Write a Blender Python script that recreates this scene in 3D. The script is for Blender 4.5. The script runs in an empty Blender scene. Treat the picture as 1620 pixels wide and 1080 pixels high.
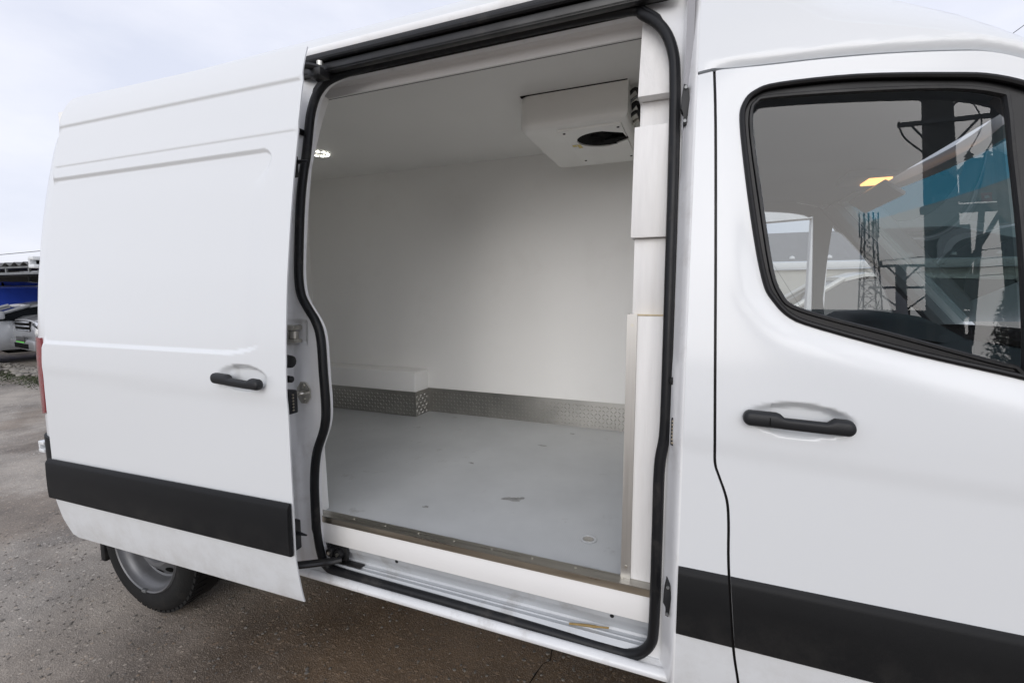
import bpy, bmesh, math, random
import numpy as np
from mathutils import Vector, Matrix
from mathutils.geometry import delaunay_2d_cdt
R = math.radians
random.seed(7)
SC = bpy.context.scene
COL = SC.collection

# ------------------------------------------------------------------ camera, sky, sun, exposure
cam_d = bpy.data.cameras.new('camera')
cam_d.sensor_width = 36.0
cam_d.lens = 36.0 * 730.0 / 1620.0
cam_d.clip_start = 0.05
cam_d.clip_end = 2000
cam = bpy.data.objects.new('camera', cam_d)
COL.objects.link(cam)
cam.location = (0, -1.28, 1.562)
cam.rotation_euler = (R(90 - 5.81), 0, R(21.59))
SC.camera = cam

SUN_EL, SUN_AZ = 20.0, 168.0      # elevation, compass-like azimuth of the (veiled) sun, degrees clockwise from +Y
world = bpy.data.worlds.new('World')
SC.world = world
world.use_nodes = True
nt = world.node_tree
bg = nt.nodes['Background']
sky = nt.nodes.new('ShaderNodeTexSky')
sky.sky_type = 'NISHITA'
sky.sun_disc = False
sky.sun_elevation = R(SUN_EL)
sky.sun_rotation = R(SUN_AZ)
sky.air_density = 1.0
sky.dust_density = 2.0
tc = nt.nodes.new('ShaderNodeTexCoord')
mp = nt.nodes.new('ShaderNodeMapping')
mp.inputs['Scale'].default_value = (1.0, 1.0, 2.6)
nt.links.new(tc.outputs['Generated'], mp.inputs['Vector'])
cn = nt.nodes.new('ShaderNodeTexNoise')
cn.inputs['Scale'].default_value = 2.3
cn.inputs['Detail'].default_value = 7
cn.inputs['Roughness'].default_value = 0.55
nt.links.new(mp.outputs['Vector'], cn.inputs['Vector'])
cr = nt.nodes.new('ShaderNodeValToRGB')
cr.color_ramp.elements[0].position = 0.36
cr.color_ramp.elements[0].color = (5.7, 5.95, 6.9, 1)
cr.color_ramp.elements[1].position = 0.66
cr.color_ramp.elements[1].color = (6.9, 7.0, 7.7, 1)
nt.links.new(cn.outputs['Fac'], cr.inputs['Fac'])
mx = nt.nodes.new('ShaderNodeMix')
mx.data_type = 'RGBA'
mx.inputs[0].default_value = 0.90          # the cloud deck covers nine tenths of the blue
nt.links.new(sky.outputs['Color'], mx.inputs[6])
nt.links.new(cr.outputs['Color'], mx.inputs[7])
nt.links.new(mx.outputs[2], bg.inputs['Color'])
bg.inputs['Strength'].default_value = 0.10

sun_d = bpy.data.lights.new('sun', 'SUN')
sun_d.energy = 1.35
sun_d.angle = R(50)
sun_d.color = (1.0, 0.98, 0.96)
sun = bpy.data.objects.new('sun', sun_d)
COL.objects.link(sun)
sd = Vector((math.sin(R(SUN_AZ)) * math.cos(R(SUN_EL)), math.cos(R(SUN_AZ)) * math.cos(R(SUN_EL)), math.sin(R(SUN_EL))))
sun.rotation_euler = sd.to_track_quat('Z', 'Y').to_euler()

SC.view_settings.view_transform = 'Standard'
SC.view_settings.look = 'None'
SC.view_settings.gamma = 1
SC.view_settings.exposure = 0.51
SC.render.engine = 'CYCLES'
SC.cycles.max_bounces = 12
SC.cycles.diffuse_bounces = 9
SC.cycles.transparent_max_bounces = 12
SC.cycles.sample_clamp_indirect = 6.0

# ------------------------------------------------------------------ materials
MATS = {}
def mat(name, col, rough=0.5, metal=0.0, coat=0.0, coat_rough=0.05, spec=0.5, emit=None, emit_s=0.0,
        var=0.0, vscale=6.0, bump=0.0, bscale=60.0, rvar=0.0, stretch=None, dirt=None, dirt_amt=0.0, dscale=3.0):
    m = bpy.data.materials.new(name)
    m.use_nodes = True
    n = m.node_tree.nodes; l = m.node_tree.links
    p = n['Principled BSDF']
    p.inputs['Base Color'].default_value = (*col, 1)
    p.inputs['Roughness'].default_value = rough
    p.inputs['Metallic'].default_value = metal
    p.inputs['Coat Weight'].default_value = coat
    p.inputs['Coat Roughness'].default_value = coat_rough
    p.inputs['Specular IOR Level'].default_value = spec
    if emit:
        p.inputs['Emission Color'].default_value = (*emit, 1)
        p.inputs['Emission Strength'].default_value = emit_s
    tcn = n.new('ShaderNodeTexCoord')
    vec = tcn.outputs['Object']
    if stretch:
        mpn = n.new('ShaderNodeMapping'); mpn.inputs['Scale'].default_value = stretch
        l.new(vec, mpn.inputs['Vector']); vec = mpn.outputs['Vector']
    if var > 0 or rvar > 0 or dirt_amt > 0:
        ns = n.new('ShaderNodeTexNoise'); ns.inputs['Scale'].default_value = vscale; ns.inputs['Detail'].default_value = 5
        l.new(vec, ns.inputs['Vector'])
        if var > 0:
            mr = n.new('ShaderNodeMapRange')
            mr.inputs['From Min'].default_value = 0.3; mr.inputs['From Max'].default_value = 0.7
            mr.inputs['To Min'].default_value = 1 - var; mr.inputs['To Max'].default_value = 1 + var * 0.4
            l.new(ns.outputs['Fac'], mr.inputs['Value'])
            vm = n.new('ShaderNodeVectorMath'); vm.operation = 'SCALE'
            vm.inputs[0].default_value = col
            l.new(mr.outputs['Result'], vm.inputs['Scale'])
            outc = vm.outputs['Vector']
        else:
            rgb = n.new('ShaderNodeRGB'); rgb.outputs[0].default_value = (*col, 1); outc = rgb.outputs[0]
        if dirt_amt > 0:
            nd = n.new('ShaderNodeTexNoise'); nd.inputs['Scale'].default_value = dscale; nd.inputs['Detail'].default_value = 8
            nd.inputs['Roughness'].default_value = 0.68
            l.new(vec, nd.inputs['Vector'])
            md = n.new('ShaderNodeMapRange'); md.inputs['From Min'].default_value = 0.55; md.inputs['From Max'].default_value = 0.75
            md.inputs['To Max'].default_value = dirt_amt
            l.new(nd.outputs['Fac'], md.inputs['Value'])
            mc = n.new('ShaderNodeMix'); mc.data_type = 'RGBA'
            l.new(md.outputs['Result'], mc.inputs[0]); l.new(outc, mc.inputs[6]); mc.inputs[7].default_value = (*dirt, 1)
            outc = mc.outputs[2]
        l.new(outc, p.inputs['Base Color'])
        if rvar > 0:
            mr2 = n.new('ShaderNodeMapRange')
            mr2.inputs['From Min'].default_value = 0.3; mr2.inputs['From Max'].default_value = 0.7
            mr2.inputs['To Min'].default_value = max(0, rough - rvar); mr2.inputs['To Max'].default_value = rough + rvar
            l.new(ns.outputs['Fac'], mr2.inputs['Value']); l.new(mr2.outputs['Result'], p.inputs['Roughness'])
    if bump > 0:
        nb = n.new('ShaderNodeTexNoise'); nb.inputs['Scale'].default_value = bscale; nb.inputs['Detail'].default_value = 4
        l.new(vec, nb.inputs['Vector'])
        bp = n.new('ShaderNodeBump'); bp.inputs['Strength'].default_value = 1.0; bp.inputs['Distance'].default_value = bump
        l.new(nb.outputs['Fac'], bp.inputs['Height']); l.new(bp.outputs['Normal'], p.inputs['Normal'])
    MATS[name] = m
    return m

PAINT = mat('white_paint', (0.70, 0.72, 0.735), 0.30, coat=0.50, coat_rough=0.13, rvar=0.03, vscale=2)
def road_dust(m, amt=0.45):
    """thin dried road spray that thins out upwards on the lowest part of the body"""
    n = m.node_tree.nodes; l = m.node_tree.links; p = n['Principled BSDF']
    g = n.new('ShaderNodeNewGeometry'); sx = n.new('ShaderNodeSeparateXYZ'); l.new(g.outputs['Position'], sx.inputs[0])
    ns = n.new('ShaderNodeTexNoise'); ns.inputs['Scale'].default_value = 9; ns.inputs['Detail'].default_value = 9; ns.inputs['Roughness'].default_value = 0.72
    l.new(g.outputs['Position'], ns.inputs['Vector'])
    a = n.new('ShaderNodeMapRange'); a.inputs['From Min'].default_value = 0.75; a.inputs['From Max'].default_value = 0.38; l.new(sx.outputs['Z'], a.inputs['Value'])
    b = n.new('ShaderNodeMapRange'); b.inputs['From Min'].default_value = 0.42; b.inputs['From Max'].default_value = 0.72; b.inputs['To Max'].default_value = amt; l.new(ns.outputs['Fac'], b.inputs['Value'])
    mu = n.new('ShaderNodeMath'); mu.operation = 'MULTIPLY'; l.new(a.outputs[0], mu.inputs[0]); l.new(b.outputs[0], mu.inputs[1])
    mi = n.new('ShaderNodeMix'); mi.data_type = 'RGBA'; l.new(mu.outputs[0], mi.inputs[0])
    src = p.inputs['Base Color'].links[0].from_socket if p.inputs['Base Color'].is_linked else None
    if src: l.new(src, mi.inputs[6])
    else: mi.inputs[6].default_value = p.inputs['Base Color'].default_value
    mi.inputs[7].default_value = (0.36, 0.33, 0.29, 1)
    l.new(mi.outputs[2], p.inputs['Base Color'])
road_dust(PAINT)
JAMB = mat('jamb_paint', (0.87, 0.875, 0.88), 0.34, coat=0.4, coat_rough=0.12, bump=0.0012, bscale=14, var=0.05, dirt=(0.33, 0.29, 0.24), dirt_amt=0.30, dscale=7)
SILLP = mat('sill_paint', (0.72, 0.73, 0.74), 0.34, coat=0.4, coat_rough=0.12, bump=0.001, bscale=22, var=0.08, dirt=(0.25, 0.21, 0.16), dirt_amt=0.5, dscale=9)
PLAST = mat('black_plastic', (0.0085, 0.009, 0.010), 0.56, spec=0.22, bump=0.0003, bscale=700, var=0.15, vscale=2, rvar=0.06)
road_dust(PLAST, 0.16)
HANDLE = mat('handle_plastic', (0.013, 0.014, 0.016), 0.46, spec=0.35, bump=0.0002, bscale=900)
RUB = mat('seal_rubber', (0.007, 0.0075, 0.009), 0.45, spec=0.35, bump=0.0006, bscale=40, rvar=0.10, vscale=12, dirt=(0.10, 0.09, 0.08), dirt_amt=0.35, dscale=12)
RUBDARK = mat('window_rubber', (0.006, 0.006, 0.007), 0.42, spec=0.35, rvar=0.06, vscale=9)
BLACKM = mat('black_metal', (0.010, 0.010, 0.011), 0.40, rvar=0.12, vscale=9, dirt=(0.05, 0.045, 0.04), dirt_amt=0.5, dscale=14)
GRIM = mat('liner_white', (0.90, 0.895, 0.875), 0.46, var=0.02, vscale=2, rvar=0.08, dirt=(0.50, 0.47, 0.42), dirt_amt=0.12, dscale=2.2)
CEILW = mat('ceiling_white', (0.86, 0.855, 0.83), 0.5, var=0.02, vscale=2)
TIMB = mat('painted_block', (0.80, 0.79, 0.775), 0.62, bump=0.0012, bscale=16, stretch=(14, 14, 1.2), var=0.05, vscale=4, dirt=(0.55, 0.47, 0.34), dirt_amt=0.10, dscale=3)
BOARD = mat('white_board', (0.80, 0.795, 0.785), 0.55, var=0.03, vscale=3, bump=0.0003, bscale=120)
STEEL = mat('stainless_steel', (0.46, 0.45, 0.425), 0.34, metal=1.0, rvar=0.08, vscale=4, var=0.12, bump=0.0002, bscale=300)
STUD = mat('tread_stud', (0.52, 0.51, 0.48), 0.38, metal=1.0)
ALU = mat('aluminium', (0.56, 0.55, 0.53), 0.42, metal=1.0, stretch=(40, 40, 1), var=0.06, vscale=6, rvar=0.06)
BRASS = mat('bronze_strip', (0.50, 0.45, 0.37), 0.34, metal=1.0, stretch=(1, 20, 20), var=0.2, vscale=3, rvar=0.1)
ZINC = mat('zinc', (0.60, 0.58, 0.52), 0.33, metal=1.0, var=0.2, vscale=30)
UNITW = mat('cooler_white', (0.90, 0.895, 0.86), 0.36, coat=0.2, coat_rough=0.1, var=0.03, vscale=3)
DARK = mat('dark_void', (0.004, 0.004, 0.004), 0.8, spec=0.1)
GREYFAB = mat('headliner', (0.36, 0.36, 0.38), 0.9, bump=0.0006, bscale=500, var=0.06, vscale=4)
DASH = mat('dash_plastic', (0.055, 0.057, 0.063), 0.6, bump=0.0005, bscale=600, var=0.1, vscale=5)
SEATF = mat('seat_fabric', (0.03, 0.031, 0.035), 0.9, bump=0.001, bscale=300, var=0.2, vscale=30)
TYRE = mat('tyre_rubber', (0.009, 0.009, 0.009), 0.75, spec=0.3, bump=0.001, bscale=120, var=0.25, vscale=8, dirt=(0.05, 0.045, 0.037), dirt_amt=0.4, dscale=7)
RIM = mat('rim_silver', (0.15, 0.152, 0.158), 0.42, metal=0.45, var=0.12, vscale=12, dirt=(0.10, 0.085, 0.07), dirt_amt=0.55, dscale=9)
CONC = mat('concrete', (0.20, 0.195, 0.18), 0.9, var=0.25, vscale=3, bump=0.006, bscale=30)
GALV = mat('galvanised', (0.24, 0.25, 0.255), 0.5, metal=0.7, var=0.2, vscale=10)
TRAFO = mat('transformer_paint', (0.11, 0.135, 0.125), 0.5, var=0.15, vscale=4)
INSUL = mat('insulator', (0.05, 0.028, 0.02), 0.2)
WIREM = mat('wire', (0.01, 0.01, 0.01), 0.6)
SIGNR = mat('sign_red', (0.62, 0.02, 0.03), 0.5)
SIGNW = mat('sign_white', (0.8, 0.8, 0.8), 0.5)
WHITEM = mat('white_steel', (0.78, 0.78, 0.78), 0.45, var=0.05)
SILVER = mat('silver_paint', (0.27, 0.275, 0.285), 0.30, metal=0.35, coat=0.8)
SILVER2 = mat('pale_paint', (0.46, 0.48, 0.51), 0.30, metal=0.1, coat=0.8)
CREAM = mat('cream_paint', (0.66, 0.65, 0.61), 0.3, coat=0.8)
BLUE = mat('blue_paint', (0.05, 0.12, 0.75), 0.30, coat=0.8, var=0.1)
CHROME = mat('chrome', (0.75, 0.75, 0.76), 0.12, metal=1.0)
GREEN = mat('green_plate', (0.10, 0.55, 0.06), 0.5)
CARGLASS = mat('car_glass', (0.012, 0.014, 0.017), 0.06, spec=0.6)
HALLW = mat('hall_wall', (0.10, 0.10, 0.105), 0.85, var=0.15, vscale=1)
ROOFM = mat('corrugated_roof', (0.13, 0.13, 0.13), 0.55, metal=0.3, var=0.2, vscale=2)
LEAFM = mat('twig_dry', (0.30, 0.20, 0.07), 0.7, var=0.2, vscale=60)
LED = mat('led_light', (1, 1, 1), 0.4, emit=(1.0, 0.98, 0.88), emit_s=5)
DOME = mat('dome_light', (1, 0.8, 0.5), 0.4, emit=(1.0, 0.45, 0.14), emit_s=1.7)
REDL = mat('red_lens', (0.24, 0.006, 0.012), 0.18, coat=1.0, coat_rough=0.03, bump=0.0015, bscale=60, stretch=(6, 6, 1))
STICK = mat('warning_sticker', (0.68, 0.55, 0.16), 0.5)
FOAM = mat('foam_edge', (0.60, 0.50, 0.33), 0.8, var=0.2, vscale=40)
BARK = mat('bark', (0.05, 0.04, 0.03), 0.9)
LEAF = mat('foliage', (0.035, 0.055, 0.025), 0.7, var=0.4, vscale=2)

def glass_mat(name, tint, refl=1.1, refl_rough=0.0):
    m = bpy.data.materials.new(name); m.use_nodes = True
    n = m.node_tree.nodes; l = m.node_tree.links
    n.remove(n['Principled BSDF'])
    out = n['Material Output']
    fr = n.new('ShaderNodeFresnel'); fr.inputs['IOR'].default_value = 1.52
    mu = n.new('ShaderNodeMath'); mu.operation = 'MULTIPLY'; mu.use_clamp = True; mu.inputs[1].default_value = refl   # both faces of the pane
    tr = n.new('ShaderNodeBsdfTransparent'); tr.inputs['Color'].default_value = (*tint, 1)
    gl = n.new('ShaderNodeBsdfGlossy'); gl.inputs['Roughness'].default_value = refl_rough
    mi = n.new('ShaderNodeMixShader')
    l.new(fr.outputs[0], mu.inputs[0]); l.new(mu.outputs[0], mi.inputs[0]); l.new(tr.outputs[0], mi.inputs[1]); l.new(gl.outputs[0], mi.inputs[2])
    l.new(mi.outputs[0], out.inputs['Surface'])
    MATS[name] = m
    return m
GLASS = glass_mat('side_glass', (0.72, 0.75, 0.76), 1.0)
WGLASS = glass_mat('windscreen_glass', (0.17, 0.235, 0.235), 0.5)
BGLASS = glass_mat('windscreen_band', (0.06, 0.25, 0.33), 0.5)

def floor_material():
    m = mat('cargo_floor', (0.30, 0.32, 0.335), 0.34)
    n = m.node_tree.nodes; l = m.node_tree.links; p = n['Principled BSDF']
    t = n.new('ShaderNodeTexCoord')
    big = n.new('ShaderNodeTexNoise'); big.inputs['Scale'].default_value = 3.2; big.inputs['Detail'].default_value = 7; big.inputs['Roughness'].default_value = 0.6
    l.new(t.outputs['Object'], big.inputs['Vector'])
    r1 = n.new('ShaderNodeValToRGB')
    r1.color_ramp.elements[0].position = 0.30; r1.color_ramp.elements[0].color = (0.46, 0.477, 0.487, 1)
    r1.color_ramp.elements[1].position = 0.72; r1.color_ramp.elements[1].color = (0.55, 0.567, 0.575, 1)
    l.new(big.outputs['Fac'], r1.inputs['Fac'])
    sm = n.new('ShaderNodeTexNoise'); sm.inputs['Scale'].default_value = 7; sm.inputs['Detail'].default_value = 8; sm.inputs['Roughness'].default_value = 0.7
    l.new(t.outputs['Object'], sm.inputs['Vector'])
    r2 = n.new('ShaderNodeMapRange'); r2.inputs['From Min'].default_value = 0.62; r2.inputs['From Max'].default_value = 0.72; r2.inputs['To Max'].default_value = 0.35
    l.new(sm.outputs['Fac'], r2.inputs['Value'])
    mc = n.new('ShaderNodeMix'); mc.data_type = 'RGBA'; mc.inputs[7].default_value = (0.17, 0.165, 0.15, 1)
    l.new(r2.outputs['Result'], mc.inputs[0]); l.new(r1.outputs['Color'], mc.inputs[6]); l.new(mc.outputs[2], p.inputs['Base Color'])
    mpp = n.new('ShaderNodeMapping'); mpp.inputs['Scale'].default_value = (2.0, 42.0, 1.0); mpp.inputs['Rotation'].default_value = (0, 0, 0.5)
    l.new(t.outputs['Object'], mpp.inputs['Vector'])
    sc_ = n.new('ShaderNodeTexNoise'); sc_.inputs['Scale'].default_value = 2.0; sc_.inputs['Detail'].default_value = 6; sc_.inputs['Roughness'].default_value = 0.75
    l.new(mpp.outputs['Vector'], sc_.inputs['Vector'])
    rs = n.new('ShaderNodeMapRange'); rs.inputs['From Min'].default_value = 0.66; rs.inputs['From Max'].default_value = 0.74; rs.inputs['To Max'].default_value = 0.30
    l.new(sc_.outputs['Fac'], rs.inputs['Value'])
    mc2 = n.new('ShaderNodeMix'); mc2.data_type = 'RGBA'; mc2.inputs[7].default_value = (0.60, 0.61, 0.62, 1)
    l.new(rs.outputs['Result'], mc2.inputs[0]); l.new(mc.outputs[2], mc2.inputs[6]); l.new(mc2.outputs[2], p.inputs['Base Color'])
    ck = n.new('ShaderNodeTexVoronoi'); ck.inputs['Scale'].default_value = 130; ck.inputs['Randomness'].default_value = 0.0
    l.new(t.outputs['Object'], ck.inputs['Vector'])
    bm_ = n.new('ShaderNodeBump'); bm_.inputs['Distance'].default_value = 0.0009; bm_.inputs['Strength'].default_value = 0.8
    l.new(ck.outputs['Distance'], bm_.inputs['Height']); l.new(bm_.outputs['Normal'], p.inputs['Normal'])
    rr = n.new('ShaderNodeMapRange'); rr.inputs['To Min'].default_value = 0.30; rr.inputs['To Max'].default_value = 0.5
    l.new(big.outputs['Fac'], rr.inputs['Value']); l.new(rr.outputs['Result'], p.inputs['Roughness'])
    return m
FLOORM = floor_material()

def ground_material():
    m = mat('wet_asphalt', (0.12, 0.11, 0.10), 0.6)
    n = m.node_tree.nodes; l = m.node_tree.links; p = n['Principled BSDF']
    t = n.new('ShaderNodeTexCoord'); v = t.outputs['Object']
    def noise(s, d, r=0.6, vec=v):
        q = n.new('ShaderNodeTexNoise'); q.inputs['Scale'].default_value = s; q.inputs['Detail'].default_value = d; q.inputs['Roughness'].default_value = r
        l.new(vec, q.inputs['Vector']); return q.outputs['Fac']
    def mrange(x, a, b, c, d):
        q = n.new('ShaderNodeMapRange'); q.inputs['From Min'].default_value = a; q.inputs['From Max'].default_value = b
        q.inputs['To Min'].default_value = c; q.inputs['To Max'].default_value = d; l.new(x, q.inputs['Value']); return q.outputs['Result']
    def mixc(f, a, b):
        q = n.new('ShaderNodeMix'); q.data_type = 'RGBA'
        l.new(f, q.inputs[0])
        for i, c in ((6, a), (7, b)):
            if isinstance(c, tuple): q.inputs[i].default_value = (*c, 1)
            else: l.new(c, q.inputs[i])
        return q.outputs[2]
    def vor(sc):
        q = n.new('ShaderNodeTexVoronoi'); q.inputs['Scale'].default_value = sc
        l.new(v, q.inputs['Vector'])
        e = n.new('ShaderNodeSeparateColor'); l.new(q.outputs['Color'], e.inputs[0])
        return q.outputs['Distance'], e.outputs
    def mul(a, b_):
        q = n.new('ShaderNodeMath'); q.operation = 'MULTIPLY'; l.new(a, q.inputs[0]); l.new(b_, q.inputs[1]); return q.outputs[0]
    d1, c1_ = vor(52); d2, c2_ = vor(150)
    fine = mrange(noise(260, 3), 0.35, 0.65, 0, 1)
    c = mixc(fine, (0.070, 0.063, 0.057), (0.165, 0.152, 0.140))                       # binder
    m2 = mrange(d2, 0.30, 0.48, 1.0, 0.0)                                               # chippings
    c = mixc(m2, c, mixc(mrange(c2_[0], 0.1, 0.9, 0, 1), (0.09, 0.082, 0.074), (0.42, 0.39, 0.355)))
    m1 = mul(mrange(d1, 0.30, 0.42, 1.0, 0.0), mrange(c1_[1], 0.52, 0.58, 0, 1))        # larger pebbles, not every cell
    peb = mixc(mrange(c1_[0], 0.1, 0.95, 0, 1), (0.13, 0.115, 0.10), (0.42, 0.385, 0.34))
    peb = mixc(mrange(c1_[2], 0.90, 0.96, 0, 0.7), peb, (0.66, 0.62, 0.56))
    peb = mixc(mrange(c1_[2], 0.14, 0.05, 0, 0.6), peb, (0.30, 0.20, 0.11))
    c = mixc(m1, c, peb)
    wear = mrange(noise(0.9, 8, 0.65), 0.33, 0.62, 0, 0.58)                             # silted, paler patches
    c = mixc(wear, c, mixc(fine, (0.53, 0.47, 0.405), (0.74, 0.665, 0.575)))
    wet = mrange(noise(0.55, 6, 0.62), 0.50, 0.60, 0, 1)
    # soaked, silty ground around and below the van; its underbody shade is painted in too
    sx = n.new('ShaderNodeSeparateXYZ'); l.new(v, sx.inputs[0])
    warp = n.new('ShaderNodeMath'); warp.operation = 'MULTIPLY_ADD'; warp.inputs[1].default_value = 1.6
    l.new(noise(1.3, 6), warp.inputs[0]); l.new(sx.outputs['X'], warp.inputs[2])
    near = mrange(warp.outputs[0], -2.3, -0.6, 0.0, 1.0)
    silt_shade = n.new('ShaderNodeMath'); silt_shade.operation = 'MAXIMUM'; l.new(near, silt_shade.inputs[0])
    w2 = n.new('ShaderNodeMath'); w2.operation = 'MULTIPLY'; w2.inputs[1].default_value = 0.55; l.new(wet, w2.inputs[0]); l.new(w2.outputs[0], silt_shade.inputs[1])
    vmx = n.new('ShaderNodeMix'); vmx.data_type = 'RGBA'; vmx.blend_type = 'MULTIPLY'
    l.new(silt_shade.outputs[0], vmx.inputs[0]); l.new(c, vmx.inputs[6]); vmx.inputs[7].default_value = (0.40, 0.31, 0.225, 1)
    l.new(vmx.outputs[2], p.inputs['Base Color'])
    l.new(mrange(silt_shade.outputs[0], 0, 1, 0.78, 0.42), p.inputs['Roughness'])
    h = n.new('ShaderNodeMath'); h.operation = 'MULTIPLY_ADD'; h.inputs[1].default_value = 0.5
    l.new(m2, h.inputs[0]); l.new(mul(m1, c1_[0]), h.inputs[2])
    h2 = n.new('ShaderNodeMath'); h2.operation = 'MULTIPLY_ADD'; h2.inputs[1].default_value = 2.0
    l.new(noise(16, 5, 0.7), h2.inputs[0]); l.new(h.outputs[0], h2.inputs[2])
    b = n.new('ShaderNodeBump'); b.inputs['Distance'].default_value = 0.0055; b.inputs['Strength'].default_value = 0.8
    l.new(h2.outputs[0], b.inputs['Height']); l.new(b.outputs['Normal'], p.inputs['Normal'])
    return m
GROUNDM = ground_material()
GRASSM = mat('grass', (0.045, 0.06, 0.02), 0.8, var=0.4, vscale=8)
STONEM = mat('pebble', (0.17, 0.155, 0.135), 0.6, var=0.45, vscale=30)

# ------------------------------------------------------------------ object helpers
WLOC = {}
def link(o, name, parent, loc, label=None, cat=None, group=None, kind=None):
    COL.objects.link(o)
    WLOC[o.name] = Vector(loc)
    if parent is not None:
        o.parent = parent
        o.location = Vector(loc) - WLOC[parent.name]
    else:
        o.location = loc
    if label: o['label'] = label
    if cat: o['category'] = cat
    if group: o['group'] = group
    if kind: o['kind'] = kind
    return o

def empty(name, loc, label=None, cat=None, group=None, parent=None):
    o = bpy.data.objects.new(name, None)
    o.empty_display_size = 0.1
    return link(o, name, parent, loc, label, cat, group)

def obj(name, bm, m, parent=None, smooth=35, label=None, cat=None, group=None, kind=None, rot=None):
    """a bmesh (world coordinates) becomes one mesh object whose origin is the middle of its base"""
    vs = [v.co for v in bm.verts]
    lo = Vector((min(v.x for v in vs), min(v.y for v in vs), min(v.z for v in vs)))
    hi = Vector((max(v.x for v in vs), max(v.y for v in vs), max(v.z for v in vs)))
    c = Vector(((lo.x + hi.x) / 2, (lo.y + hi.y) / 2, lo.z))
    bmesh.ops.translate(bm, verts=bm.verts, vec=-c)
    bmesh.ops.recalc_face_normals(bm, faces=bm.faces)
    me = bpy.data.meshes.new(name)
    bm.to_mesh(me); bm.free()
    if smooth:
        me.polygons.foreach_set('use_smooth', [True] * len(me.polygons))
        me.set_sharp_from_angle(angle=R(smooth))
    for x in (m if isinstance(m, (list, tuple)) else [m]): me.materials.append(x)
    o = bpy.data.objects.new(name, me)
    return link(o, name, parent, c, label, cat, group, kind)

def box(x0, x1, y0, y1, z0, z1, bev=0.0, seg=2, bm=None):
    b = bmesh.new()
    bmesh.ops.create_cube(b, size=1)
    bmesh.ops.scale(b, verts=b.verts, vec=(x1 - x0, y1 - y0, z1 - z0))
    bmesh.ops.translate(b, verts=b.verts, vec=((x0 + x1) / 2, (y0 + y1) / 2, (z0 + z1) / 2))
    if bev: bmesh.ops.bevel(b, geom=b.edges[:], offset=bev, segments=seg, affect='EDGES', profile=0.5)
    return merge(bm, b)

def merge(bm, b):
    if bm is None: return b
    me = bpy.data.meshes.new('tmp'); b.to_mesh(me); b.free(); bm.from_mesh(me); bpy.data.meshes.remove(me)
    return bm

def catmull(pts, n=6, closed=False):
    P = [Vector(p) for p in pts]; N = len(P); out = []
    rng = N if closed else N - 1
    for i in range(rng):
        p1, p2 = P[i], P[(i + 1) % N]
        p0 = P[(i - 1) % N] if (closed or i > 0) else p1
        p3 = P[(i + 2) % N] if (closed or i + 2 < N) else p2
        for k in range(n):
            t = k / n
            out.append(0.5 * ((2 * p1) + (p2 - p0) * t + (2 * p0 - 5 * p1 + 4 * p2 - p3) * t * t + (3 * p1 - p0 - 3 * p2 + p3) * t ** 3))
    if not closed: out.append(P[-1].copy())
    return out

def tube(path, r, seg=10, closed=False, bm=None, ry=None, up=None):
    """tube along a path; r may be a number or a list; ry flattens it along the 'up' side"""
    b = bm if bm is not None else bmesh.new()
    P = [Vector(p) for p in path]; N = len(P); rings = []
    for i, p in enumerate(P):
        if closed: t = P[(i + 1) % N] - P[(i - 1) % N]
        else: t = P[min(i + 1, N - 1)] - P[max(i - 1, 0)]
        t.normalize()
        u = Vector(up) if up else (Vector((0, 0, 1)) if abs(t.z) < 0.9 else Vector((0, 1, 0)))
        s = t.cross(u)
        if s.length < 1e-6: s = t.cross(Vector((1, 0, 0)))
        s.normalize(); u2 = s.cross(t)
        rr = r[i] if isinstance(r, (list, tuple)) else r
        r2 = rr if ry is None else ry
        rings.append([b.verts.new(p + s * rr * math.cos(a) + u2 * r2 * math.sin(a)) for a in (2 * math.pi * k / seg for k in range(seg))])
    for i in range(N if closed else N - 1):
        A, B = rings[i], rings[(i + 1) % N]
        for k in range(seg): b.faces.new((A[k], A[(k + 1) % seg], B[(k + 1) % seg], B[k]))
    if not closed:
        b.faces.new(rings[0][::-1]); b.faces.new(rings[-1])
    return b

def rod(p0, p1, r, r1=None, seg=8, bm=None):
    return tube([p0, p1], [r, r if r1 is None else r1], seg, bm=bm)

def lathe(prof, center, axis='Y', seg=32, bm=None, cap=True):
    """profile [(radius, offset along axis)]"""
    b = bm if bm is not None else bmesh.new(); rings = []
    for r, h in prof:
        ring = []
        for k in range(seg):
            a = 2 * math.pi * k / seg; c, s = r * math.cos(a), r * math.sin(a)
            d = {'Y': (c, h, s), 'Z': (c, s, h), 'X': (h, c, s)}[axis]
            ring.append(b.verts.new(Vector(center) + Vector(d)))
        rings.append(ring)
    for A, B in zip(rings, rings[1:]):
        for k in range(seg): b.faces.new((A[k], A[(k + 1) % seg], B[(k + 1) % seg], B[k]))
    if cap:
        b.faces.new(rings[0]); b.faces.new(rings[-1][::-1])
    return b

def prism(poly, axis, a, b_, bev=0.0, bm=None):
    """extrude a 2D outline along an axis: 'Y' outline is (x,z), 'X' is (y,z), 'Z' is (x,y)"""
    b = bmesh.new()
    def P(u, v, w): return {'Y': (u, w, v), 'X': (w, u, v), 'Z': (u, v, w)}[axis]
    A = [b.verts.new(P(u, v, a)) for u, v in poly]; B = [b.verts.new(P(u, v, b_)) for u, v in poly]
    f0 = b.faces.new(A); f1 = b.faces.new(B[::-1])
    n = len(poly)
    for i in range(n): b.faces.new((A[i], B[i], B[(i + 1) % n], A[(i + 1) % n]))
    if bev:
        es = [e for e in b.edges if e in f0.edges[:] or e in f1.edges[:]]
        bmesh.ops.bevel(b, geom=es, offset=bev, segments=2, affect='EDGES', profile=0.5)
    return merge(bm, b)

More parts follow.
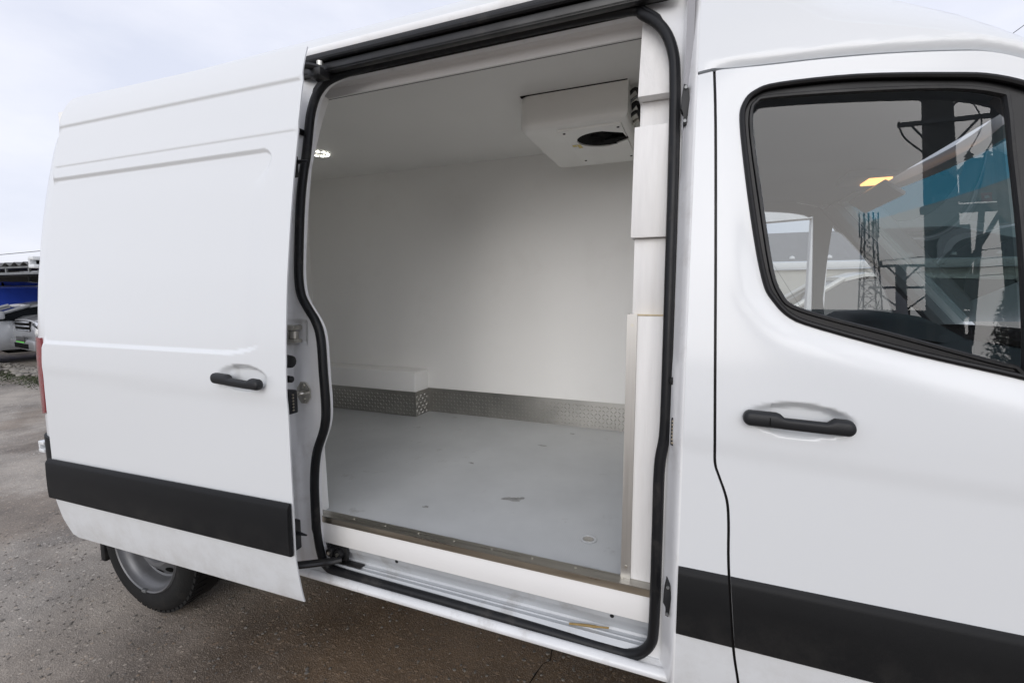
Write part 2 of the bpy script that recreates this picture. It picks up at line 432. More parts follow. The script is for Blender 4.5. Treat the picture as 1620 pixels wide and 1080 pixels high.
def loft(sections, closed_ring=False, bm=None, cap=False):
    b = bm if bm is not None else bmesh.new()
    rings = [[b.verts.new(p) for p in s] for s in sections]
    n = len(rings[0])
    for A, B in zip(rings, rings[1:]):
        for k in range(n if closed_ring else n - 1): b.faces.new((A[k], A[(k + 1) % n], B[(k + 1) % n], B[k]))
    if cap and closed_ring:
        b.faces.new(rings[0]); b.faces.new(rings[-1][::-1])
    return b

def thicken(bm, vec):
    """give an open sheet thickness by a shifted copy joined along its border"""
    r = bmesh.ops.duplicate(bm, geom=bm.verts[:] + bm.edges[:] + bm.faces[:])
    vm = r['vert_map']; old = [v for v in bm.verts if v in vm]
    border = [e for e in bm.edges if len(e.link_faces) == 1]
    done = set()
    vs2 = [g for g in r['geom'] if isinstance(g, bmesh.types.BMVert)]
    orig = [v for v in bm.verts if v not in set(vs2)]
    bmesh.ops.translate(bm, verts=vs2, vec=vec)
    s2 = set(vs2)
    for e in border:
        a, c = e.verts
        if a in s2: continue
        try: bm.faces.new((a, c, vm[c], vm[a]))
        except ValueError: pass
    return bm

def ss(t):
    t = np.clip(t, 0, 1); return t * t * (3 - 2 * t)

# ------------------------------------------------------------------ pressed-metal skins: y = f(x, z) over an outline, true normals
def resample(poly, step, closed=True):
    out = []
    n = len(poly)
    for i in range(n if closed else n - 1):
        a = np.array(poly[i], float); b = np.array(poly[(i + 1) % n], float)
        k = max(1, int(math.ceil(np.linalg.norm(b - a) / step)))
        for j in range(k): out.append(tuple(a + (b - a) * j / k))
    return out

def inside(pts, poly):
    x, z = pts[:, 0], pts[:, 1]; r = np.zeros(len(pts), bool)
    n = len(poly)
    for i in range(n):
        x0, z0 = poly[i]; x1, z1 = poly[(i + 1) % n]
        if z0 == z1: continue
        c = ((z0 > z) != (z1 > z)) & (x < (x1 - x0) * (z - z0) / (z1 - z0) + x0)
        r ^= c
    return r

def dist_poly(pts, poly, closed=True):
    d = np.full(len(pts), 1e9)
    n = len(poly)
    for i in range(n if closed else n - 1):
        a = np.array(poly[i]); b = np.array(poly[(i + 1) % n]); ab = b - a
        t = np.clip(((pts - a) @ ab) / max(ab @ ab, 1e-12), 0, 1)
        d = np.minimum(d, np.linalg.norm(pts - (a + t[:, None] * ab), axis=1))
    return d

def skin(name, outline, f, m, parent, holes=(), step=0.03, extra=(), refine=(), flange=0.015, hole_flange=None, side=-1, **kw):
    bl = [resample(outline, step)] + [resample(h, step) for h in holes]
    xs = [p[0] for p in outline]; zs = [p[1] for p in outline]
    G = []
    gx = np.arange(min(xs) + step / 2, max(xs), step); gz = np.arange(min(zs) + step / 2, max(zs), step)
    g = np.array(np.meshgrid(gx, gz)).reshape(2, -1).T
    for (x0, x1, z0, z1, s) in refine:
        g = g[~((g[:, 0] > x0) & (g[:, 0] < x1) & (g[:, 1] > z0) & (g[:, 1] < z1))]
    G.append(g)
    for (x0, x1, z0, z1, s) in refine:
        G.append(np.array(np.meshgrid(np.arange(x0, x1, s), np.arange(z0, z1, s))).reshape(2, -1).T)
    g = np.vstack(G)
    if len(extra):
        ex = np.array(extra, float)
        # thin the grid next to feature rows
        keep = np.ones(len(g), bool)
        for z in set(np.round(ex[:, 1], 4)):
            row = ex[np.abs(ex[:, 1] - z) < 1e-3]
            keep &= ~((np.abs(g[:, 1] - z) < 0.006) & (g[:, 0] > row[:, 0].min()) & (g[:, 0] < row[:, 0].max()))
        g = np.vstack([g[keep], ex])
    ok = inside(g, outline)
    for h in holes: ok &= ~inside(g, h)
    g = g[ok]
    d = np.full(len(g), 1e9)
    for b in bl: d = np.minimum(d, dist_poly(g, b))
    g = g[d > step * 0.16]
    V = []; E = []
    for b in bl:
        o0 = len(V)
        V += [Vector(p) for p in b]
        E += [(o0 + i, o0 + (i + 1) % len(b)) for i in range(len(b))]
    nb = len(V)
    V += [Vector((float(p[0]), float(p[1]))) for p in g]
    ov, oe, of, *_ = delaunay_2d_cdt(V, E, [], 0, 1e-6)
    P = np.array([(v[0], v[1]) for v in ov])
    T = np.array([t for t in of])
    cen = P[T].mean(axis=1)
    ok = inside(cen, bl[0])
    for h in bl[1:]: ok &= ~inside(cen, h)
    T = T[ok]
    y = f(P[:, 0], P[:, 1]); e = 1e-3
    fx = (f(P[:, 0] + e, P[:, 1]) - f(P[:, 0] - e, P[:, 1])) / (2 * e)
    fz = (f(P[:, 0], P[:, 1] + e) - f(P[:, 0], P[:, 1] - e)) / (2 * e)
    Nn = np.stack([fx * -side, np.full(len(P), float(side)), fz * -side], 1)
    Nn /= np.linalg.norm(Nn, axis=1)[:, None]
    # winding so that faces look out along side*Y
    a, b_, c = P[T[:, 0]], P[T[:, 1]], P[T[:, 2]]
    cr_ = (b_[:, 0] - a[:, 0]) * (c[:, 1] - a[:, 1]) - (b_[:, 1] - a[:, 1]) * (c[:, 0] - a[:, 0])
    flip = (cr_ < 0) if side < 0 else (cr_ > 0)
    T[flip] = T[flip][:, ::-1]
    verts = [(P[i, 0], y[i], P[i, 1]) for i in range(len(P))]
    faces = [tuple(int(q) for q in t) for t in T]
    lnorm = [Nn[q] for t in T for q in t]
    for bi, b in enumerate(bl):
        fl = flange if bi == 0 else (flange if hole_flange is None else hole_flange)
        if not fl: continue
        B = np.array(b); yb = f(B[:, 0], B[:, 1])
        o0 = len(verts); n = len(b)
        area = sum(b[i][0] * b[(i + 1) % n][1] - b[(i + 1) % n][0] * b[i][1] for i in range(n))
        verts += [(B[i, 0], yb[i], B[i, 1]) for i in range(n)] + [(B[i, 0], yb[i] - side * fl, B[i, 1]) for i in range(n)]
        ccw = area > 0
        if bi > 0: ccw = not ccw
        for i in range(n):
            j = (i + 1) % n
            q = (o0 + i, o0 + j, o0 + n + j, o0 + n + i)
            dx, dz = B[j] - B[i]
            nn = np.array([dz, 0, -dx]) * (1 if ccw else -1); nn = nn / max(np.linalg.norm(nn), 1e-9)
            p0, p1, p2 = (np.array(verts[q[k]]) for k in range(3))
            if np.dot(np.cross(p1 - p0, p2 - p1), nn) < 0: q = q[::-1]
            faces.append(q); lnorm += [nn] * 4
    va = np.array(verts)
    cpos = Vector(((va[:, 0].min() + va[:, 0].max()) / 2, (va[:, 1].min() + va[:, 1].max()) / 2, va[:, 2].min()))
    me = bpy.data.meshes.new(name)
    me.from_pydata([tuple(v) for v in (va - np.array(cpos))], [], faces)
    me.polygons.foreach_set('use_smooth', [True] * len(me.polygons))
    me.normals_split_custom_set([tuple(v) for v in lnorm])
    me.materials.append(m)
    o = bpy.data.objects.new(name, me)
    return link(o, name, parent, cpos, **kw)

def rows(x0, x1, zc, offs, step=0.02):
    return [(x, zc + o) for o in offs for x in np.arange(x0, x1, step)]

def rrect(x0, x1, z0, z1, r, n=6):
    out = []
    for cx, cz, a0 in ((x1 - r, z1 - r, 0), (x0 + r, z1 - r, 90), (x0 + r, z0 + r, 180), (x1 - r, z0 + r, 270)):
        for k in range(n + 1):
            a = R(a0 + 90 * k / n); out.append((cx + r * math.cos(a), cz + r * math.sin(a)))
    return out

def smooth_poly(pts, n=5, closed=True):
    return [(p.x, p.y) for p in catmull([(x, z, 0) for x, z in pts], n, closed)]

# ------------------------------------------------------------------ side profile of the van (inset from its widest line, by height)
PZ = np.array([.36, .40, .44, .50, .56, .64, .80, 1.0, 1.2, 1.36, 1.51, 1.617, 1.713, 1.81, 1.95, 2.034, 2.115, 2.205, 2.275, 2.36, 2.432, 2.46, 2.52])
PY = np.array([.066, .048, .031, .019, .010, .002, .001, 0, 0, .006, .017, .027, .039, .052, .073, .088, .103, .122, .137, .160, .187, .200, .226])
_h = np.diff(PZ); _d = np.diff(PY) / _h
_m = np.zeros(len(PZ)); _m[0] = _d[0]; _m[-1] = _d[-1]
for i in range(1, len(PZ) - 1):
    _m[i] = 0 if _d[i - 1] * _d[i] <= 0 else 2 / (1 / _d[i - 1] + 1 / _d[i])
def PR(z):
    z = np.clip(np.asarray(z, float), PZ[0], PZ[-1])
    i = np.clip(np.searchsorted(PZ, z) - 1, 0, len(_h) - 1)
    t = (z - PZ[i]) / _h[i]
    return ((2 * t**3 - 3 * t**2 + 1) * PY[i] + (t**3 - 2 * t**2 + t) * _h[i] * _m[i]
            + (-2 * t**3 + 3 * t**2) * PY[i + 1] + (t**3 - t**2) * _h[i] * _m[i + 1])
VW = 2.02          # body width
XR = -3.20         # rear end
def tail_in(x):    # the plan of the body turns in at the rear corner
    return 0.05 * np.clip((-3.05 - x) / 0.15, 0, 1) ** 2.2

# ================================================================== SETTING
b = bmesh.new()
bmesh.ops.create_grid(b, x_segments=2, y_segments=2, size=400)
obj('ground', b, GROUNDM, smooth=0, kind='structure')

# ================================================================== THE VAN
van = empty('panel_van', (-0.7, 1.0, 0), 'white high roof refrigerated panel van with its sliding side door open', 'van')

SEAL = [(-1.107, 2.444), (-1.284, 2.438), (-1.365, 2.428), (-1.410, 2.412), (-1.437, 2.384), (-1.452, 2.347), (-1.460, 2.288), (-1.460, 2.225), (-1.457, 2.118), (-1.462, 2.05), (-1.464, 1.975),
        (-1.462, 1.874), (-1.455, 1.725), (-1.448, 1.626), (-1.431, 1.556), (-1.394, 1.503), (-1.358, 1.459), (-1.332, 1.400), (-1.320, 1.286), (-1.312, 1.138), (-1.323, 1.049),
        (-1.367, 0.942), (-1.387, 0.822), (-1.390, 0.663), (-1.390, 0.520), (-1.372, 0.456), (-1.284, 0.438), (-0.83, 0.434), (-0.461, 0.429), (-0.224, 0.424), (-0.144, 0.432), (-0.093, 0.485),
        (-0.080, 0.573), (-0.079, 0.849), (-0.079, 1.061), (-0.068, 1.157), (-0.066, 1.285), (-0.068, 1.59), (-0.072, 1.949), (-0.078, 2.172), (-0.089, 2.27), (-0.121, 2.348), (-0.179, 2.408), (-0.245, 2.438), (-0.639, 2.444)]
SEALS = smooth_poly(SEAL, 5)
# ---- door aperture jambs
APX0, APX1 = -1.57, -0.016
def jamb_f(x, z):
    d = np.minimum(x - APX0, APX1 - x)
    wl = np.where(x > -0.7, 0.050, 0.10)
    y = PR(z) + 0.089 * ss(d / wl)
    # pressed shapes of the pillars: pockets and swages
    y = y + 0.014 * ss((1 - np.maximum(np.abs(x + 1.50) / 0.098, np.abs(z - 1.412) / 0.050)) / 0.25)
    y = y - 0.012 * ss(1 - np.abs(x + 1.43) / 0.05) * ss(1 - np.abs(z - 1.20) / 0.13)
    y = y - 0.014 * ss(1 - np.abs(x + 1.475) / 0.030) * ss((1.00 - z) / 0.1) 
    y = y + 0.010 * ss(1 - np.abs(x + 1.53) / 0.03) * ss((z - 1.55) / 0.1)
    y = y - 0.010 * ss(1 - np.abs(x + 0.046) / 0.014) * ss((z - 1.12) / 0.05) * ss((1.40 - z) / 0.06)
    y = y + 0.008 * ss(1 - np.abs(x + 0.052) / 0.010) * ss((z - 1.86) / 0.05) * ss((2.03 - z) / 0.03)
    return y
jo = [(APX0, 0.395), (APX1, 0.395), (APX1, 2.47), (APX0, 2.47)]
skin('door_jamb', jo, jamb_f, JAMB, van, holes=[SEALS], step=0.03, refine=[(-1.56, -1.30, 0.41, 2.46, 0.010), (-0.10, -0.018, 0.41, 2.46, 0.007)], flange=0.02, hole_flange=0.03)
# ---- seal
sp = [(x, float(PR(z)) + 0.083, z) for x, z in SEALS]
b = tube(sp, 0.0160, 12, closed=True, up=(0, 1, 0), ry=0.0165)
sl = obj('door_seal', b, RUB, van)
cx = np.mean([p[0] for p in sp]); cz = np.mean([p[2] for p in sp])
b = tube([(x + (0.009 if x > cx else -0.009) * (1 if abs(z - cz) < 0.9 else 0.2), y - 0.009, z + (0.009 if z > cz else -0.009) * (1 if abs(z - cz) > 0.85 else 0)) for x, y, z in sp], 0.0058, 8, closed=True, up=(0, 1, 0))
obj('sealing_lip', b, RUB, sl)

# ---- rear body side (mostly behind the open door), wheel arch cut out
WX, WR = -2.45, 0.345
arch = [(WX + 0.44 * math.cos(a), 0.36 + 0.42 * math.sin(a)) for a in np.linspace(0, math.pi, 24)]
ro = [(APX0 - 0.002, 0.40), (APX0 - 0.002, 2.47), (-3.05, 2.47), (-3.15, 2.36), (XR, 2.22), (XR, 0.52), (-3.1, 0.42)] + [(WX - 0.44, 0.42)] + arch[::-1][1:-1] + [(WX + 0.44, 0.40)]
skin('rear_side_panel', ro, lambda x, z: PR(z) + tail_in(x), PAINT, van, step=0.05, flange=0.03)
# far side: cargo wall seen only from other places
skin('far_side_panel', [(-0.03, 0.40), (-0.03, 2.47), (XR, 2.47), (XR, 0.46), (WX - 0.44, 0.42)] + arch[::-1][1:-1] + [(WX + 0.44, 0.40)],
     lambda x, z: VW - PR(z) - tail_in(x), PAINT, van, step=0.08, side=1)
# rear trim strip and corner bumper
skin('rear_trim_strip', [(-2.92, 0.64), (-2.92, 0.83), (XR + 0.005, 0.83), (XR + 0.005, 0.64)], lambda x, z: PR(z) + tail_in(x) - 0.012, PLAST, van, step=0.04, flange=0.014)
obj('rear_bumper', box(XR - 0.06, XR + 0.10, 0.14, VW - 0.14, 0.42, 0.60, 0.03), PLAST, van)
# rear doors
for s in (0, 1):
    y0, y1 = (0.165, 1.005) if s == 0 else (1.015, 1.855)
    sx = lambda z: float(PR(z)) + 0.075
    tx = lambda z: 0.08 * max(0.0, (z - 1.9) / 0.5) ** 1.5
    secs = [[(XR - 0.03 + tx(z), sx(z) if s == 0 else y0, z), (XR - 0.03 + tx(z), y1 if s == 0 else VW - sx(z), z), (XR + 0.01 + tx(z), y1 if s == 0 else VW - sx(z), z), (XR + 0.01 + tx(z), sx(z) if s == 0 else y0, z)] for z in np.linspace(0.62, 2.24, 12)]
    d_ = obj('rear_door', loft(secs, True, cap=True), PAINT, van, smooth=30)
    if s == 0:
        obj('number_plate', box(XR - 0.042, XR - 0.034, y0 + 0.30, y0 + 0.82, 0.92, 1.03), WHITEM, d_)
    obj('handle', box(XR - 0.055, XR - 0.03, 0.93 if s == 0 else 1.03, 0.99 if s == 0 else 1.09, 1.15, 1.32, 0.008), HANDLE, d_)
# hinges of the rear doors on the corner post
for z0 in (1.70, 0.715):
    yb = float(PR(z0)) + 0.055
    hx = -3.250
    yb += 0.035
    b = box(hx - 0.025, hx + 0.03, yb - 0.06, yb + 0.03, z0, z0 + 0.020, 0.005)
    box(hx - 0.025, hx + 0.03, yb - 0.06, yb + 0.03, z0 + 0.042, z0 + 0.062, 0.005, bm=b)
    box(hx - 0.025, hx - 0.010, yb - 0.058, yb - 0.03, z0 + 0.015, z0 + 0.05, 0.003, bm=b)
    h_ = obj('door_hinge', b, PAINT, van)
    obj('hinge_cap', box(hx - 0.033, hx - 0.024, yb - 0.055, yb + 0.0, z0 + 0.004, z0 + 0.05, 0.003), PLAST, h_)
# tail light wrapped round the corner
tl = [(-3.203, 0.93), (-3.07, 0.96), (-3.05, 1.30), (-3.06, 1.345), (-3.203, 1.345)]
skin('tail_light', tl, lambda x, z: PR(z) + tail_in(x) - 0.010, REDL, van, step=0.015, flange=0.03)
# ---- roof
def roof_z(x):   # crown and shoulder heights along the van
    f = np.interp(x, [XR, 0.05, 0.25, 0.41, 0.54, 0.61, 0.66, 0.80], [0, 0, 0.09, 0.20, 0.31, 0.40, 0.47, 0.60])
    return 2.66 - f * 0.78 - 0.06 * np.clip((x - 0.05) / 0.2, 0, 1)
def shoulder(x):
    return np.interp(x, [XR, -0.05, 0.10, 0.275, 0.41, 0.537, 0.61, 0.66, 0.75, 0.80], [2.505, 2.505, 2.365, 2.225, 2.182, 2.138, 2.108, 2.078, 2.02, 1.985])
secs = []
for x in [-3.17, -3.12, -3.05] + list(np.linspace(-2.98, -0.05, 16)) + list(np.linspace(0, 0.80, 17)):
    zs, zt = float(shoulder(x)), float(roof_z(x)); y0 = float(PR(zs))
    ends = 0
    if x < -2.97:
        zs -= {-3.17: 0.20, -3.12: 0.09, -3.05: 0.03}.get(x, 0); zt -= {-3.17: 0.36, -3.12: 0.20, -3.05: 0.09}.get(x, 0.02)
        y0 = float(PR(zs)) + {-3.17: 0.06, -3.12: 0.02}.get(x, 0)
    sec = []
    for k in range(25):
        u = k / 24; a = math.pi * u
        c = math.cos(a); yy = 1.01 - (1.01 - y0) * (abs(c) ** 0.62) * (1 if c > 0 else -1)
        sec.append((x, yy, zs + (zt - zs - ends) * math.sin(a) ** (0.75 if x < 0 else 0.75 + 0.6 * min(1, x / 0.3))))
    secs.append(sec)
b = loft(secs)
b.faces.new([b.verts.new(p) for p in secs[0]])
obj('roof', b, PAINT, van, smooth=60)
b = loft([[(x, 0.225 - 0.015, 2.495), (x, 0.205, 2.506), (x, 0.209, 2.520), (x, 0.232, 2.522)] for x in np.linspace(-1.60, -0.05, 4)])
obj('roof_gutter', thicken(b, (0, 0.012, 0)), JAMB, van, smooth=50)

# ---- top rail of the sliding door
b = loft([[(x, 0.285, 2.425), (x, 0.275, 2.50), (x, 0.21, 2.497), (x, 0.208, 2.485)] for x in (-1.56, -0.075)])
rail = obj('upper_rail_channel', thicken(b, (0, 0.004, 0.004)), BLACKM, van, smooth=20)
b = box(-1.56, -0.078, 0.222, 0.250, 2.430, 2.442, 0.003)
box(-1.56, -0.078, 0.222, 0.228, 2.430, 2.462, 0.002, bm=b)
obj('guide_rail', b, BLACKM, rail)
b = tube([(-1.56, 0.218, 2.478), (-0.09, 0.218, 2.478)], 0.012, 10)
obj('weather_strip', b, RUB, rail)
# upper roller arm reaching from the door into the rail
ar = obj('upper_roller_arm', tube(catmull([(-1.44, 0.09, 2.405), (-1.43, 0.12, 2.42), (-1.40, 0.17, 2.43), (-1.375, 0.205, 2.43)], 5), 0.013, 8), BLACKM, van)
obj('bracket', box(-1.42, -1.36, 0.17, 0.225, 2.395, 2.425, 0.004), BLACKM, ar)
b = lathe([(0.004, -0.012), (0.013, -0.012), (0.013, 0.012), (0.004, 0.012)], (-1.385, 0.20, 2.445), 'Z', 14)
obj('roller', b, ZINC, ar)

# ---- sill and step well
sill = [(.128, .436), (.115, .428), (.106, .425), (.099, .4285), (.092, .4275), (.085, .424), (.0785, .4185), (.076, .412), (.079, .402), (.13, .396), (.30, .40)]
def along(profile, xs): return loft([[(x, y, z) for y, z in profile] for x in xs])
obj('door_sill', along(sill, np.linspace(APX0 + 0.01, -0.018, 6)), SILLP, van, smooth=40)
step_p = [(.134, .550), (.137, .545), (.150, .512), (.153, .505), (.158, .500), (.172, .474), (.176, .462), (.172, .455), (.160, .4535), (.1575, .4555), (.153, .4555), (.1505, .4525), (.14, .452), (.137, .454), (.134, .454), (.131, .450), (.118, .436)]
STEPP = mat('step_paint', (0.50, 0.52, 0.54), 0.40, coat=0.3, coat_rough=0.15, bump=0.001, bscale=22, var=0.12, dirt=(0.20, 0.17, 0.13), dirt_amt=0.55, dscale=8)
sw = obj('entry_step', along(step_p, np.linspace(-1.50, -0.05, 8)), STEPP, van, smooth=40)
for i, xx in enumerate((-1.05, -0.214)):
    obj('plug', lathe([(0.0075, 0.0), (0.0065, -0.004), (0.002, -0.005)], (xx, 0.1475, 0.523), 'Y', 14), RUB, sw)
# lower roller arm on the step
arm = obj('lower_guide_arm', tube(catmull([(-1.47, -0.06, 0.522), (-1.42, -0.02, 0.515), (-1.36, 0.04, 0.505), (-1.335, 0.085, 0.492), (-1.30, 0.120, 0.492)], 5), 0.018, 10, ry=0.014, up=(0, 0, 1)), BLACKM, van)
for dx in (0, 0.042):
    obj('roller', lathe([(0.004, -0.02), (0.017, -0.02), (0.019, -0.012), (0.019, 0.008), (0.004, 0.012)], (-1.355 + dx, 0.130, 0.512 - dx * 0.05), 'Y', 16), BLACKM, arm)
    obj('bolt', lathe([(0.007, -0.026), (0.007, -0.018)], (-1.355 + dx, 0.130, 0.512), 'Y', 8), ZINC, arm)
obj('bracket', box(-1.385, -1.28, 0.130, 0.142, 0.478, 0.535, 0.004), BLACKM, arm)
obj('track_slot', box(-1.34, -1.22, 0.135, 0.165, 0.4565, 0.462, 0.002), BLACKM, arm)

# ---- pillar fittings
st = obj('lock_striker', prism([(-1.412 + 0.040 * math.cos(a) * 0.86, 1.180 + 0.046 * math.sin(a)) for a in np.linspace(R(22.5), R(382.5), 9)[:-1]], 'Y', 0.070, 0.0765, 0.001), ZINC, van)
obj('striker_loop', tube(catmull([(-1.435, 0.070, 1.178), (-1.435, 0.040, 1.178), (-1.41, 0.030, 1.181), (-1.388, 0.040, 1.184), (-1.385, 0.070, 1.184)], 4), 0.006, 8), ZINC, st)
for dz in (-0.026, 0.028): obj('screw', lathe([(0.009, -0.003), (0.009, 0.003)], (-1.412, 0.069, 1.18 + dz), 'Y', 10), ZINC, st)
hg = obj('centre_roller_bracket', box(-1.53, -1.428, 0.050, 0.098, 1.424, 1.444, 0.006), ZINC, van)
obj('roller', lathe([(0.006, -0.014), (0.016, -0.014), (0.016, 0.014), (0.006, 0.014)], (-1.448, 0.074, 1.406), 'Z', 14), ZINC, hg)
obj('arm_plate', box(-1.54, -1.425, 0.052, 0.092, 1.376, 1.390, 0.004), ZINC, hg)
obj('arm_block', box(-1.54, -1.466, 0.060, 0.092, 1.388, 1.426, 0.004), ALU, hg)
obj('buffer', lathe([(0.012, 0.02), (0.012, -0.012), (0.006, -0.018)], (-1.485, 0.185, 2.205), 'Y', 14), RUB, van)
# front pillar: guide wedges, contact plate, plug
for (xx, zz, hh) in ((-0.046, 2.080, 0.055), (-0.043, 0.700, 0.050)):
    yy = float(jamb_f(np.array([xx]), np.array([zz]))[0])
    pl_ = [(xx - 0.010, zz + hh * 0.35), (xx - 0.005, zz + hh), (xx + 0.006, zz + hh * 0.9), (xx + 0.012, zz + hh * 0.2), (xx + 0.005, zz - hh), (xx - 0.004, zz - hh * 0.95), (xx - 0.002, zz - hh * 0.4), (xx - 0.011, zz - hh * 0.2)]
    w_ = obj('guide_wedge', prism(pl_, 'Y', yy - 0.028, yy + 0.01, 0.002), HANDLE, van)
    for dz in (-0.8, 0.8): obj('screw', lathe([(0.0045, -0.003), (0.0045, 0.004)], (xx + 0.001, yy - 0.029, zz + hh * dz), 'Y', 8), GALV, w_)
b = prism(rrect(-0.050, -0.030, 1.143, 1.223, 0.006, 3), 'Y', 0.045, 0.075, 0.0015)
cp = obj('contact_plate', b, HANDLE, van)
for k in range(7): obj('contact_pin', box(-0.048, -0.042, 0.0425, 0.046, 1.150 + k * 0.0102, 1.155 + k * 0.0102), BRASS, cp)
obj('plug', lathe([(0.012, 0.0), (0.010, -0.004), (0.002, -0.005)], (-0.0475, 0.066, 1.322), 'Y', 14), RUB, van)

def strip(name, x0, x1, zlo, zhi, yb, parent, taper=None, n=30):
    """moulded plastic strip: rounded top and bottom edges, swept along the side; zlo/zhi/yb are functions of x (and z)"""
    prof = [(0.0, 0.002), (0.0, -0.006), (0.012, -0.012), (0.03, -0.0145), (0.25, -0.0165), (0.6, -0.0165), (0.90, -0.015), (0.945, -0.0125), (0.975, -0.008), (1.0, -0.0045), (1.0, 0.002)]
    secs = []
    fa = x0 if callable(x0) else (lambda z: x0)
    fb = x1 if callable(x1) else (lambda z: x1)
    for u in np.linspace(0, 1, n):
        sec = []
        for t, o in prof:
            xm = fa(0.73) + (fb(0.73) - fa(0.73)) * u
            z = zlo(xm) + (zhi(xm) - zlo(xm)) * t
            x = fa(z) + (fb(z) - fa(z)) * u
            sec.append((x, yb(x, z) + o, z))
        secs.append(sec)
    bb = loft(secs)
    for q in (secs[0], secs[-1]): bb.faces.new([bb.verts.new(p) for p in q])
    return obj(name, bb, PLAST, parent, smooth=25)
# ---- B pillar, cab side above the front door
GAP = [(0.024, 2.146), (0.032, 2.002), (0.044, 1.67), (0.055, 1.343), (0.061, 1.179), (0.064, 1.123), (0.074, 1.092), (0.089, 1.052), (0.098, 1.017), (0.103, 0.96), (0.108, 0.847), (0.128, 0.632), (0.146, 0.52), (0.160, 0.43)]
DTOP = [(0.021, 2.151), (0.129, 2.143), (0.267, 2.135), (0.394, 2.123), (0.511, 2.106), (0.577, 2.091), (0.639, 2.06), (0.70, 2.015), (0.78, 1.955)]
gp = smooth_poly(GAP, 4, False); dt = smooth_poly(DTOP, 4, False)
g_ = 0.0035
side_f = lambda x, z: PR(z) + 0.004 * ss((1.17 - 0.06 * np.maximum(x, 0) - z) / 0.06 + 0.5) - 0.004
po = [(APX1, 0.42)] + [(APX1, 2.142)] + [(x - g_, z) for x, z in gp]
skin('pillar_panel', po, side_f, PAINT, van, step=0.025, flange=0.03)
upper = [(APX1, 2.151), (0.021, 2.156)] + [(x, z + 0.006) for x, z in dt[4:]] + [(x, float(shoulder(x)) + 0.004) for x in np.linspace(0.78, -0.05, 22)] + [(APX1, 2.505)]
_dx = np.array([-0.05] + [p[0] for p in dt]); _dz = np.array([2.151] + [p[1] for p in dt])
def cab_f(x, z):
    e = z - np.interp(x, _dx, _dz)
    return PR(z) - 0.004 + 0.020 * np.clip(1 - e / 0.030, 0, 1) ** 2 * ss((x + 0.01) / 0.10)
skin('cab_side_panel', upper, cab_f, PAINT, van, step=0.0125, flange=0.03)
gap_x = lambda z: float(np.interp(z, [p[1] for p in GAP[::-1]], [p[0] for p in GAP[::-1]]))
strip('pillar_trim_strip', APX1, lambda z: gap_x(z) - g_, lambda x: 0.629, lambda x: 0.823, lambda x, z: float(PR(z)), van, n=6)
# dark gap behind the shut line
obj('shut_line_rubber', loft([[(x - 0.02, float(PR(z)) + 0.022, z), (x + 0.02, float(PR(z)) + 0.022, z)] for x, z in gp]), RUBDARK, van)
obj('cab_header_rubber', loft([[(x, float(PR(z)) + 0.022, z - 0.02), (x, float(PR(z)) + 0.022, z + 0.025)] for x, z in [(-0.015, 2.148)] + dt]), RUBDARK, van)

# ---- front door
WINO = [(0.095, 2.0), (0.101, 2.050), (0.125, 2.075), (0.176, 2.085), (0.337, 2.077), (0.508, 2.05), (0.587, 2.031), (0.665, 1.99), (0.80, 1.90), (0.93, 1.76), (1.02, 1.60),
        (1.06, 1.44), (1.04, 1.33), (0.95, 1.315), (0.80, 1.348), (0.653, 1.388), (0.469, 1.431), (0.292, 1.481), (0.221, 1.509), (0.180, 1.554), (0.162, 1.592), (0.141, 1.684), (0.115, 1.84)]
WINOS = smooth_poly(WINO, 4)
DO = [(x + g_, z) for x, z in gp[::-1]] + [(x + g_, z - 0.003) for x, z in dt[1:]] + [(0.92, 1.84), (1.03, 1.71), (1.10, 1.56), (1.13, 1.42), (1.12, 1.25), (1.09, 1.02), (0.98, 0.82), (0.93, 0.62), (0.93, 0.43)]
def wind(x, z):
    pts = np.stack([np.asarray(x, float), np.asarray(z, float)], 1)
    return dist_poly(pts, WINOS)
def front_f(x, z):
    y = PR(z) + 0.004 * ss((1.17 - 0.06 * np.maximum(x, 0) - z) / 0.06 + 0.5) - 0.004
    d = wind(x, z)
    y = y + 0.015 * np.exp(-(d / 0.045) ** 2) * (0.4 + 0.6 * ss((1.85 - z) / 0.3))
    r = np.hypot((x - 0.243) / 0.126, (z - 1.257) / np.where(z > 1.257, 0.044, 0.046))
    deep = np.where(x > 0.185, 1.0, 0.45 + 0.0 * x)
    y = y + 0.030 * ss((1 - r) / 0.42) * deep
    return y
fd = skin('front_door', DO, front_f, PAINT, van, holes=[WINOS], step=0.017, refine=[(0.10, 0.385, 1.20, 1.315, 0.0075)],
          flange=0.03, hole_flange=0.03, )
strip('trim_strip', lambda z: gap_x(z) + g_, 0.955, lambda x: 0.631, lambda x: 0.823, lambda x, z: float(PR(z)), fd)
# window rubber
wf = [(x, float(front_f(np.array([x]), np.array([z]))[0]) - 0.001, z) for x, z in WINOS]
b = tube(wf, 0.007, 8, closed=True, up=(0, 1, 0))
GL = [(0.116, 2.030), (0.127, 2.052), (0.159, 2.060), (0.341, 2.046), (0.515, 2.024), (0.6, 1.998), (0.613, 1.975), (0.622, 1.867), (0.641, 1.666), (0.658, 1.405), (0.640, 1.408), (0.592, 1.420), (0.416, 1.472),
      (0.294, 1.506), (0.222, 1.532), (0.195, 1.562), (0.173, 1.623), (0.146, 1.779), (0.118, 1.963)]
QG = [(0.70, 1.935), (0.80, 1.865), (0.91, 1.74), (0.98, 1.60), (1.015, 1.46), (1.00, 1.365), (0.95, 1.36), (0.80, 1.385), (0.715, 1.405)]
GLS = smooth_poly(GL, 3); QGS = smooth_poly(QG, 3)
glass_y = lambda x, z: PR(z) + 0.018
skin('window_frame', [(p[0], p[1]) for p in WINOS], lambda x, z: PR(z) + 0.010, RUBDARK, fd, holes=[GLS, QGS], step=0.03, flange=0.02)
